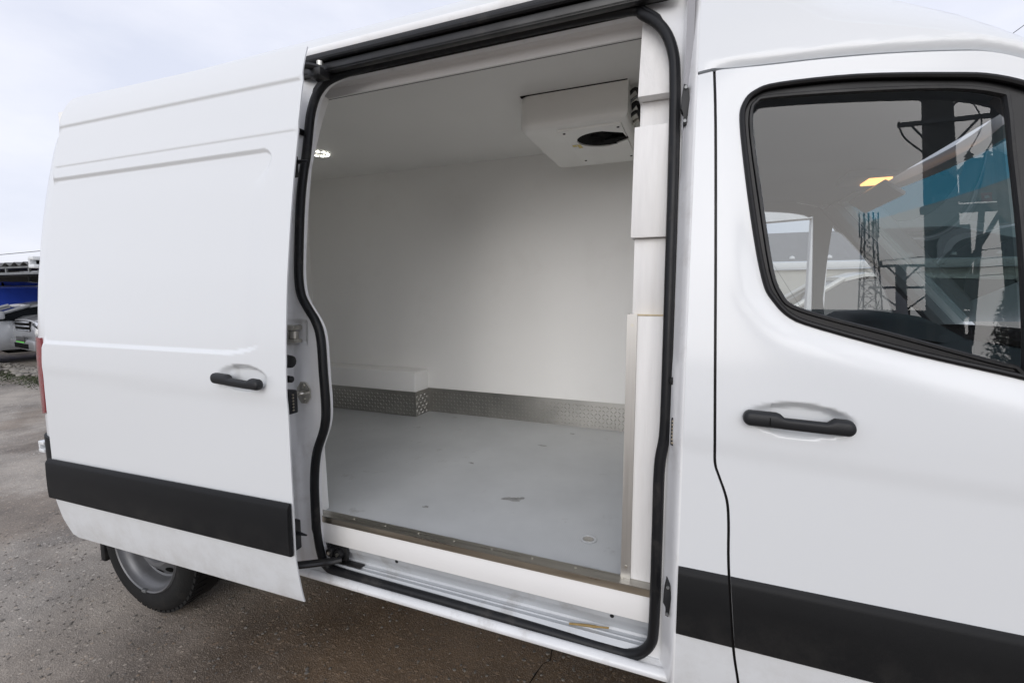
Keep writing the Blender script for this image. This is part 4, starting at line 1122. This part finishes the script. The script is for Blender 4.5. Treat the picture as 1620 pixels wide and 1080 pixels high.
for x, y in ((-0.615, 0.955), (-0.36, 0.955), (-0.615, 1.43), (-0.36, 1.43)):
    obj('screw', lathe([(0.0065, -0.0125), (0.0065, -0.009)], (x, y, UZ0), 'Z', 10), DARK, cu)
sk = obj('warning_sticker', box(-0.625, -0.575, 1.13, 1.20, UZ0 - 0.0108, UZ0 - 0.0103), SIGNW, cu, smooth=0)
obj('sticker_border', box(-0.622, -0.600, 1.135, 1.165, UZ0 - 0.0113, UZ0 - 0.0109), STICK, sk, smooth=0)
obj('sticker_print', box(-0.597, -0.578, 1.135, 1.195, UZ0 - 0.0113, UZ0 - 0.0109), STICK, sk, smooth=0)
for k, (yk, z0, z1, r_) in enumerate(((0.96, 2.46, 2.40, 0.008), (0.99, 2.44, 2.47, 0.006), (1.02, 2.42, 2.34, 0.011), (1.05, 2.40, 2.43, 0.006), (1.01, 2.38, 2.31, 0.007), (1.08, 2.37, 2.36, 0.010))):
    obj('coolant_pipe', tube(catmull([(UX1 - 0.01, yk, z0), (UX1 + 0.03, yk - 0.02, z0 + 0.015), (UX1 + 0.06, yk + 0.03, z1), (UX1 + 0.125, yk + 0.02, z1 - 0.02)], 5), r_, 8), (BLACKM, GALV, BLACKM, RUB, BLACKM, ZINC)[k], cu)

# dry stalk lying on the step
tw = obj('dry_leaf_stalk', tube(catmull([(-0.355, 0.140, 0.460), (-0.315, 0.147, 0.462), (-0.27, 0.153, 0.464), (-0.225, 0.158, 0.468)], 5), [0.0035] * 5 + [0.0045] * 6 + [0.003] * 5, 6, ry=None), LEAFM,
         label='dry tan leaf stalk lying on the white step below the door opening', cat='twig')

# ================================================================== PARKED CARS
def car(name, loc, heading, paint, label, L=4.6, W=1.84, hood=1.05, roof=1.62, van_like=False, pickup=False, plate_green=False, bars=3, group='cars parked near the van'):
    """local axes: +x forward, built at the origin and then turned to its heading"""
    root = empty(name, loc, label, 'car', group)
    M = Matrix.Translation(loc) @ Matrix.Rotation(heading, 4, 'Z')
    def put(nm, bm, m, parent=root, smooth=40):
        bmesh.ops.transform(bm, matrix=M, verts=bm.verts)
        return obj(nm, bm, m, parent, smooth)
    h = W / 2; f = L / 2
    belt = hood + 0.02
    if van_like:
        st = [(-f, .55, belt), (-f + .1, .40, belt + .05), (0, .34, belt + .03), (f - 1.1, .34, belt), (f - .35, .38, hood - .12), (f - .08, .42, hood - .30), (f, .50, hood - .42)]
    elif pickup:
        st = [(-f, .60, belt + .02), (-f + .1, .45, belt + .06), (0, .38, belt + .02), (f - 1.25, .36, belt), (f - .6, .38, hood - .02), (f - .18, .42, hood - .07), (f - .03, .46, hood - .14), (f, .52, hood - .30)]
    else:
        st = [(-f, .60, belt - .05), (-f + .12, .42, belt + .02), (0, .32, belt), (f - 1.2, .32, belt - .02), (f - .55, .34, hood - .07), (f - .18, .38, hood - .18), (f - .03, .44, hood - .30), (f, .50, hood - .42)]
    secs = []
    for x, zb, zt in st:
        e = 1 - 0.22 * max(0, (abs(x) - (f - .45)) / .45) ** 2
        w = h * e; H = zt - zb
        half = [(w * .86, zb), (w * .97, zb + H * .18), (w, zb + H * .45), (w * .985, zb + H * .75), (w * .93, zb + H * .95), (w * .80, zt + .015), (w * .4, zt + .035), (0, zt + .04)]
        secs.append([(x, -y, z) for y, z in half] + [(x, y, z) for y, z in half[::-1][1:]])
    bb = loft(secs)
    for ring in (secs[0], secs[-1]): bb.faces.new([bb.verts.new(p) for p in ring])
    put('body', bb, paint)
    # cabin glass and roof
    if pickup: gx = [(-f + 1.55, belt), (-f + 1.75, roof - .07), (-.05, roof - .03), (f - 2.15, roof - .07), (f - 1.45, belt)]
    elif van_like: gx = [(-f + .03, belt), (-f + .12, roof - .06), (0, roof - .03), (f - 1.55, roof - .08), (f - .95, belt)]
    else: gx = [(-f + .10, belt - .02), (-f + .45, roof - .09), (-.2, roof - .03), (f - 2.2, roof - .10), (f - 1.28, belt - .02)]
    bw, tw_ = h * .90, h * .72
    def gsec(x, z, t): return x, (bw if t == 0 else tw_), z
    A, B_, C_, D_, E_ = gx
    bb = bmesh.new()
    lo = [(A[0], A[1]), (E_[0], E_[1])]
    base = [bb.verts.new((x, s * bw, z)) for s in (-1, 1) for x, z in (A, E_)]
    top = [bb.verts.new((x, s * tw_, z)) for s in (-1, 1) for x, z in (B_, C_, D_)]
    a0, e0, a1, e1 = base; b0, c0, d0, b1, c1, d1 = top
    for q in ((a0, e0, d0, c0, b0), (a1, b1, c1, d1, e1), (a0, b0, b1, a1), (e0, e1, d1, d0), (b0, c0, c1, b1), (c0, d0, d1, c1)): bb.faces.new(q)
    put('cabin_glass' if not van_like else 'load_box', bb, CARGLASS if not van_like else paint, smooth=0)
    bb = loft([[(x, y * tw_ * 1.03, z + .025 + .03 * (1 - y * y)) for y in np.linspace(-1, 1, 9)] for x, z in (B_, C_, D_)])
    put('roof', thicken(bb, (0, 0, -.05)), paint)
    for s in (-1, 1):
        put('windscreen_pillar', rod((E_[0] + .02, s * bw, E_[1]), (D_[0], s * tw_, D_[1] + .02), .038), paint)
        put('rear_pillar', rod((A[0], s * bw, A[1]), (B_[0], s * tw_, B_[1] + .02), .05 if not van_like else .04), paint)
        mx_ = (A[0] + E_[0]) / 2 - .05
        put('door_pillar', rod((mx_, s * (bw + .005), belt), (mx_ - .04, s * (tw_ + .005), roof - .04), .03), DARK)
        put('mirror', box(E_[0] - .42, E_[0] - .26, s * (h + .05) - .09, s * (h + .05) + .09, belt + .02, belt + .20, .04), paint)
        put('door_handle', box(mx_ - .30, mx_ - .12, s * h * .985 - .02, s * h * .985 + .02, belt - .18, belt - .15, .006), paint)
        hl = put('headlight', box(f - .28, f - .02, s * h * .72 - .17, s * h * .72 + .17, hood - .30, hood - .14, .04), CHROME)
        put('lens', box(f - .10, f - .012, s * h * .70 - .10, s * h * .70 + .10, hood - .275, hood - .165, .03), CARGLASS, hl)
        put('fog_lamp', box(f - .10, f + .012, s * h * .66 - .09, s * h * .66 + .09, .50, .58, .02), DARK)
    gr = put('grille', box(f - .12, f + .015, -h * .52, h * .52, hood - .36, hood - .14, .025), DARK)
    for k in range(bars):
        z = hood - .33 + k * (.17 / max(1, bars - 1))
        put('grille_bar', box(f - .02, f + .035, -h * .50, h * .50, z - .014, z + .014, .006), CHROME if bars > 2 else paint, gr)
    bp_ = put('bumper', box(f - .18, f + .05, -h * .88, h * .88, .38, .62, .05), paint)
    put('air_intake', box(f + .0, f + .056, -h * .50, h * .50, .42, .53, .015), DARK, bp_)
    pl = put('number_plate', box(f + .045, f + .065, -.26, .26, .56, .67, .004), WHITEM if not plate_green else mat(name + '_plate', (.05, .05, .05), .5))
    if plate_green: put('plate_edge', box(f + .06, f + .07, -.26, .26, .545, .566, .002), GREEN, pl)
    for x in (-f + .85, f - .88):
        for s in (-1, 1):
            yc = s * (h - .02)
            wr = .37 if pickup else .34
            put('arch', lathe([(wr + .06, -.10), (wr + .06, .018), (wr - .05, .02)], (x, yc, wr + .02), 'Y', 24) if s > 0 else lathe([(wr + .06, .10), (wr + .06, -.018), (wr - .05, -.02)], (x, yc, wr + .02), 'Y', 24), DARK)
            sgn = s
            wh = put('wheel', lathe([(wr * .62, sgn * .03), (wr * .92, sgn * .035), (wr, sgn * .0), (wr, sgn * -.18)], (x, yc, wr), 'Y', 28), TYRE)
            put('rim', lathe([(wr * .64, sgn * .036), (wr * .60, sgn * .02), (wr * .3, sgn * .0), (wr * .25, sgn * .03), (.01, sgn * .035)], (x, yc, wr), 'Y', 20, cap=False), RIM, wh)
    return root

car('pickup_truck', (-12.95, 6.60, 0), R(-99), SILVER, 'silver pickup truck with dark grille and green edged number plate beside the van tail', L=5.2, W=1.86, hood=1.14, roof=1.80, pickup=True, plate_green=True)
car('parked_car', (-15.1, 4.85, 0), R(-97), SILVER2, 'pale silver estate car parked behind the silver pickup truck', L=4.7, W=1.86, hood=0.98, roof=1.38, bars=2)
car('parked_van', (-17.9, 7.0, 0), R(86), BLUE, 'blue windowless van standing farthest back under the carport roof', L=4.9, W=1.95, hood=1.25, roof=1.80, van_like=True, bars=2)
car('parked_van', (-22.5, 7.6, 0), R(86), BLUE, 'second blue van behind the first, only its roof showing', L=4.9, W=1.95, hood=1.25, roof=2.0, van_like=True, bars=2)
car('parked_car', (1.9, 7.0, 0), R(183), CREAM, 'cream white car seen through the cab windows', L=4.5, W=1.82, hood=1.15, roof=1.86, bars=2)

# ---- carport over the row of cars
cp = empty('carport', (-16.5, 6.8, 0), 'grey open carport with corrugated roof over the parked cars', 'carport')
secs = []
xs_ = np.arange(-46.0, -8.0, 0.06)
b = bmesh.new(); rows_ = []
for y, z in ((3.95, 2.20), (10.0, 2.62)):
    rows_.append([b.verts.new((x, y, z + 0.035 * math.sin(x * 2 * math.pi / 0.36))) for x in xs_])
for i in range(len(xs_) - 1): b.faces.new((rows_[0][i], rows_[0][i + 1], rows_[1][i + 1], rows_[1][i]))
rf = obj('roof', thicken(b, (0, 0, -0.012)), ROOFM, cp, smooth=30)
for y, z in ((4.02, 1.98), (9.8, 2.36)):
    b = box(-45.8, -8.2, y, y + 0.06, z, z + 0.05); obj('beam', b, GALV, cp)
    b = box(-45.8, -8.2, y, y + 0.05, z + 0.135, z + 0.175); obj('beam', b, GALV, cp)
for x in np.arange(-45.0, -8.1, 3.6):
    obj('post', box(x - 0.04, x + 0.04, 9.8, 9.88, 0, 2.40, 0.004), GALV, cp)
    obj('rafter', rod((x, 4.05, 2.03), (x, 9.85, 2.42), 0.035, seg=4), GALV, cp)
for x in np.arange(-30.0, -8.2, 0.9):
    obj('truss_web', box(x - 0.025, x + 0.025, 4.03, 4.06, 2.03, 2.12), GALV, cp)
for x in (-45.2, -9.0): obj('post', box(x - 0.05, x + 0.05, 4.02, 4.12, 0, 2.0, 0.004), GALV, cp)
obj('back_panel', box(-45.8, -8.2, 9.95, 9.99, 0.3, 2.45), mat('sheet_dark', (0.06, 0.06, 0.062), 0.7, var=0.2), cp, smooth=0)

# kerb-side strip of grass and rubble in front of the cars
random.seed(11)
b = bmesh.new()
for _ in range(6500):
    x = random.uniform(-22, -8.6); y = 3.3 + 0.35 * math.sin(x * 0.8) * 0.3 + random.gauss(0, 0.16)
    h_ = random.uniform(0.012, 0.035); a = random.uniform(0, 6.28); w_ = 0.012
    p = Vector((x, y, 0)); d_ = Vector((math.cos(a), math.sin(a), 0))
    tip = p + Vector((random.gauss(0, .03), random.gauss(0, .03), h_))
    b.faces.new([b.verts.new(p - d_ * w_), b.verts.new(p + d_ * w_), b.verts.new(tip)])
obj('grass', b, GRASSM, smooth=0, label='thin strip of green grass in front of the parked cars', cat='grass', kind='stuff')
def stone(bm, c, r):
    q = bmesh.new(); bmesh.ops.create_icosphere(q, subdivisions=1, radius=r)
    sx, sy, sz = random.uniform(.7, 1.3), random.uniform(.7, 1.3), random.uniform(.4, .7)
    for v in q.verts: v.co = Vector((v.co.x * sx, v.co.y * sy, v.co.z * sz)) * random.uniform(.85, 1.15) + Vector(c)
    vm = {}
    for f_ in q.faces: bm.faces.new([vm.setdefault(v.index, None) or vm.__setitem__(v.index, bm.verts.new(v.co)) or vm[v.index] for v in f_.verts])
    q.free()
b = bmesh.new()
for _ in range(500):
    stone(b, (random.uniform(-20, -8.6), 3.75 + random.gauss(0, .18), .02), random.uniform(.025, .09))
obj('rubble', b, mat('rubble_stone', (.28, .26, .23), .85, var=.4, vscale=6), smooth=30, label='pale rubble stones along the grass strip by the carport', cat='rubble', kind='stuff')
# loose grit on the asphalt
b = bmesh.new()
for _ in range(2600):
    x = random.uniform(-4.2, 0.4); y = random.uniform(-0.75, 1.2)
    stone(b, (x, y, 0.001), random.choice((.003, .004, .005, .006, .008)))
obj('loose_grit', b, STONEM, smooth=30, label='small loose grit scattered over the wet asphalt', cat='grit', kind='stuff')
# settlement crack in the asphalt
pts = [(-0.66 + 0.010 * math.sin(k * 1.7) + 0.008 * math.sin(k * 4.1) + 0.008 * k, 0.0 + 0.03 * k, 0.0042) for k in range(40)]
b = loft([[(x - 0.002 - 0.0015 * math.sin(i * 2.1), y, z), (x + 0.002 + 0.001 * math.cos(i), y, z)] for i, (x, y, z) in enumerate(pts)])
obj('asphalt_crack', b, DARK, smooth=0, kind='structure')

# overhead wires
def wire(a, c, sag, r, label):
    n = 20
    P = [Vector(a).lerp(Vector(c), k / n) - Vector((0, 0, sag * 4 * (k / n) * (1 - k / n))) for k in range(n + 1)]
    obj('overhead_wire', tube(P, r, 5), WIREM, label=label, cat='wire', group='overhead wires')
wire((-60, 12, 3.9), (-4, 6.5, 3.3), 0.4, 0.012, 'thin black wire running above the carport roof')
wire((1.2, 6, 2.94), (9.6, 6, 9.40), 0.0, 0.004, 'short wire against the sky above the cab roof')

# ---- white steel frame and fascia on the far side of the van
fr = empty('steel_frame', (1.0, 4.5, 0), 'white square steel frame standing beyond the cab window', 'frame')
obj('post', box(1.10, 1.26, 4.44, 4.56, 0, 2.36, .004), WHITEM, fr)
obj('post', box(-3.87, -3.75, 4.44, 4.56, 0, 2.28, .004), WHITEM, fr)
b = prism([(-3.9, 2.14), (1.26, 2.36), (1.26, 2.47), (-3.9, 2.25)], 'Y', 4.42, 4.58); obj('beam', b, WHITEM, fr)
fa = empty('canopy', (2, 9.5, 0), 'white edged canopy with dark roof sheets beyond the cab windows', 'canopy')
obj('fascia', box(-3, 6.0, 9.0, 9.06, 2.05, 2.17, .004), WHITEM, fa)
obj('roof_sheet', loft([[(x, 9.0, 2.19), (x, 14.0, 3.3)] for x in (-3, 6)]), mat('roof_sheet', (.17, .175, .18), .5, var=.2), fa, smooth=0)
for k in range(14): obj('roof_bolt', lathe([(.05, 0), (.045, .04), (.01, .06)], (-2.6 + .62 * k, 9.3, 2.255), 'Z', 8), WHITEM, fa)
for x in (-2.8, 5.8): obj('post', box(x - .06, x + .06, 9.1, 9.22, 0, 2.06), WHITEM, fa)
obj('back_wall', box(-3, 6, 9.12, 9.2, 0, 2.04), mat('pale_wall', (.62, .6, .55), .8, var=.1), fa, smooth=0)

# ================================================================== BEHIND THE CAMERA (mirrored in the cab window)
PX, PYY = 5.40, -12.0
up = empty('utility_pole', (PX, PYY, 0), 'tall grey concrete utility pole with transformer, mirrored in the cab window', 'pole')
bb = bmesh.new()
bmesh.ops.create_cube(bb, size=1)
for v in bb.verts:
    k = 0.34 - 0.07 * (v.co.z + .5)
    v.co = Vector((PX + v.co.x * 2 * k * .85, PYY + v.co.y * 2 * k * .7, (v.co.z + .5) * 12.5))
bmesh.ops.bevel(bb, geom=bb.edges[:], offset=.02, segments=1, affect='EDGES')
obj('shaft', bb, CONC, up)
TX, TY, TZ = PX + 0.55, PYY + 0.75, 6.75
tb = obj('transformer', box(TX - .40, TX + .40, TY - .28, TY + .28, TZ, TZ + .72, .015), TRAFO, up)
for k in range(11): obj('cooling_fin', box(TX - .38 + k * .075, TX - .365 + k * .075, TY + .28, TY + .38, TZ + .08, TZ + .62), TRAFO, tb)
obj('lid', box(TX - .46, TX + .46, TY - .33, TY + .33, TZ + .722, TZ + .77, .006), TRAFO, tb)
for k in range(3):
    x = TX - .32 + .32 * k
    pr_ = []
    for q in range(4): pr_ += [(.045, .77 + .075 * q), (.085, .785 + .075 * q), (.04, .83 + .075 * q)]
    obj('insulator', lathe([(r, z) for r, z in pr_] + [(.015, 1.12)], (x, TY, TZ), 'Z', 12), INSUL, tb)
    obj('jumper_wire', tube(catmull([(x, TY, TZ + 1.1), (x + .25, TY, TZ + 1.8), (x + .05, TY - .3, TZ + 2.7), (PX - .6 + .6 * k, PYY + .3, 9.9)], 8), .014, 5), WIREM, up)
obj('platform_beam', box(PX - .55, PX + 1.35, TY - .36, TY - .26, 6.55, 6.72), GALV, up)
obj('platform_beam', box(PX - .55, PX + 1.35, TY + .26, TY + .36, 6.55, 6.72), GALV, up)
obj('platform_brace', rod((PX + .15, PYY + .2, 4.9), (TX + .25, TY, 6.56), .05, seg=4), GALV, up)
obj('platform_brace', rod((PX + .35, PYY + .2, 3.5), (PX + .42, TY, 6.56), .06, seg=6), GALV, up)
sg = obj('warning_sign', box(TX - .32, TX - .14, TY + .385, TY + .395, TZ - .28, TZ - .08), SIGNR, up, smooth=0)
obj('sign_mark', box(TX - .27, TX - .19, TY + .396, TY + .40, TZ - .21, TZ - .15), SIGNW, sg, smooth=0)
obj('fuse_box', box(PX - .22, PX + .25, PYY + .24, PYY + .50, 3.0, 3.7, .01), GALV, up)
for z, w_ in ((9.9, 1.0), (8.9, .9)):
    obj('cross_arm', box(PX - w_, PX + w_, PYY + .26, PYY + .34, z, z + .09), GALV, up)
    for s in (-1, 1): obj('arm_brace', rod((PX + s * w_ * .7, PYY + .3, z), (PX + s * .2, PYY + .2, z - .55), .03, seg=4), GALV, up)
for s in (-1, 0, 1):
    obj('insulator', lathe([(.03, 0), (.07, .03), (.03, .08), (.07, .11), (.03, .16), (.06, .19), (.02, .24)], (PX + s * .85, PYY + .3, 9.99), 'Z', 10), INSUL, up)
obj('cable_loop', tube(catmull([(PX - .9, PYY + .35, 9.0), (PX - .85, PYY + .5, 8.5), (PX - .45, PYY + .5, 8.0), (PX - .1, PYY + .4, 7.5)], 6), .02, 5), WIREM, up)
obj('ladder_mesh', box(PX - .18, PX + .40, PYY + .30, PYY + .31, 4.3, 6.3), GALV, up)

# second, thinner pole with a double arm
QX, QY = 7.35, -20.0
sp_ = empty('power_pole', (QX, QY, 0), 'slim distant power pole with two cross arms, mirrored in the cab window', 'pole')
obj('shaft', rod((QX, QY, 0), (QX, QY, 7.9), .22, .17, 10), CONC, sp_)
obj('cross_arm', box(QX - .75, QX + .75, QY + .2, QY + .28, 7.85, 7.93), GALV, sp_)
obj('cross_arm', box(QX - 1.1, QX + 1.6, QY + .2, QY + .28, 7.0, 7.07), GALV, sp_)
for s in (-1, 1):
    obj('arm_brace', rod((QX + s * .5, QY + .24, 7.86), (QX + s * .1, QY + .2, 7.4), .03, seg=4), GALV, sp_)
    obj('arm_brace', rod((QX + s * 1.0, QY + .24, 7.02), (QX + s * .1, QY + .2, 6.2), .03, seg=4), GALV, sp_)
    obj('insulator', lathe([(.03, 0), (.06, .04), (.03, .09), (.05, .13), (.02, .18)], (QX + s * .7, QY + .24, 7.93), 'Z', 8), INSUL, sp_)
# lattice mast
LX, LY = 12.3, -40.0
lt = empty('lattice_mast', (LX, LY, 0), 'dark lattice radio mast mirrored in the cab window', 'mast')
def lw(z): return 0.95 - 0.62 * z / 18.0
for sx_ in (-1, 1):
    for sy_ in (-1, 1):
        obj('leg', rod((LX + sx_ * lw(0), LY + sy_ * lw(0), 0), (LX + sx_ * lw(18), LY + sy_ * lw(18), 18), .06, .045, 5), WIREM, lt)
b = bmesh.new(); zz = np.arange(0, 18, 1.0)
for z in zz:
    a, c = lw(z), lw(z + 1.0)
    for s in (-1, 1):
        rod((LX - a, LY + s * a, z), (LX + c, LY + s * c, z + 1), .022, seg=4, bm=b); rod((LX + a, LY + s * a, z), (LX - c, LY + s * c, z + 1), .022, seg=4, bm=b)
        rod((LX + s * a, LY - a, z), (LX + s * c, LY + c, z + 1), .022, seg=4, bm=b)
        rod((LX - a, LY + s * a, z), (LX + a, LY + s * a, z), .022, seg=4, bm=b)
obj('bracing', b, WIREM, lt, kind='stuff')
for k in range(5): obj('aerial', rod((LX - .6 + .3 * k, LY, 16.6), (LX - .6 + .3 * k, LY, 18.6), .05, seg=5), WIREM, lt)
# wires strung between the poles
for k in range(4):
    wire((QX - .7 + .5 * k, QY + .24, 8.1 - .25 * k), (26 + k, -9 - k, 8.8), .5, .014, ('topmost', 'second', 'third', 'lowest')[k] + ' of four wires leaving the slim power pole')
# dark flat-roofed hall beyond the poles
hl = empty('storage_hall', (8, -34, 0), 'dark flat roofed storage hall beyond the power poles', 'building')
obj('wall', box(4.9, 13.5, -36, -30, 0, 8.2), HALLW, hl, smooth=0)
obj('roof_edge', box(4.7, 13.7, -36.2, -29.8, 8.2, 8.5), ROOFM, hl, smooth=0)
for k in range(3):
    w_ = obj('window', box(5.6 + 2.7 * k, 7.4 + 2.7 * k, -30.05, -29.98, 4.2, 5.8), CARGLASS, hl, smooth=0)
    obj('frame', box(6.46 + 2.7 * k, 6.54 + 2.7 * k, -29.985, -29.95, 4.2, 5.8), GALV, w_, smooth=0)
# conifers right of the hall
def tree(x, y, h_, r, label, seed):
    random.seed(seed)
    t = empty('pine_tree', (x, y, 0), label, 'tree', 'trees beyond the power poles')
    obj('trunk', rod((x, y, 0), (x + .1, y, h_ * .92), .2, .03, 7), BARK, t)
    bb = bmesh.new()
    for _ in range(3200):
        z = h_ * random.uniform(.16, 1.0); lim = r * (1 - z / h_) ** .8 * random.uniform(.65, 1.15)
        q = lim * math.sqrt(random.random()); a = random.uniform(0, 6.28)
        p = Vector((x + q * math.cos(a), y + q * math.sin(a), z - .15 * q)); s_ = random.uniform(.10, .24)
        d1 = Vector((random.gauss(0, 1), random.gauss(0, 1), random.gauss(0, .5))).normalized() * s_
        d2 = Vector((random.gauss(0, 1), random.gauss(0, 1), random.gauss(0, .5))).normalized() * s_ * .5
        bb.faces.new([bb.verts.new(p - d1), bb.verts.new(p + d2), bb.verts.new(p + d1)])
    obj('crown', bb, LEAF, t, smooth=0)
tree(12.9, -25, 8.3, 2.1, 'tallest dark conifer right of the hall, mirrored in the cab window', 1)
tree(15.6, -26, 7.4, 2.0, 'middle sized dark conifer beside the tallest one', 2)
tree(11.3, -27, 7.2, 1.6, 'slim dark conifer nearest the hall', 3)
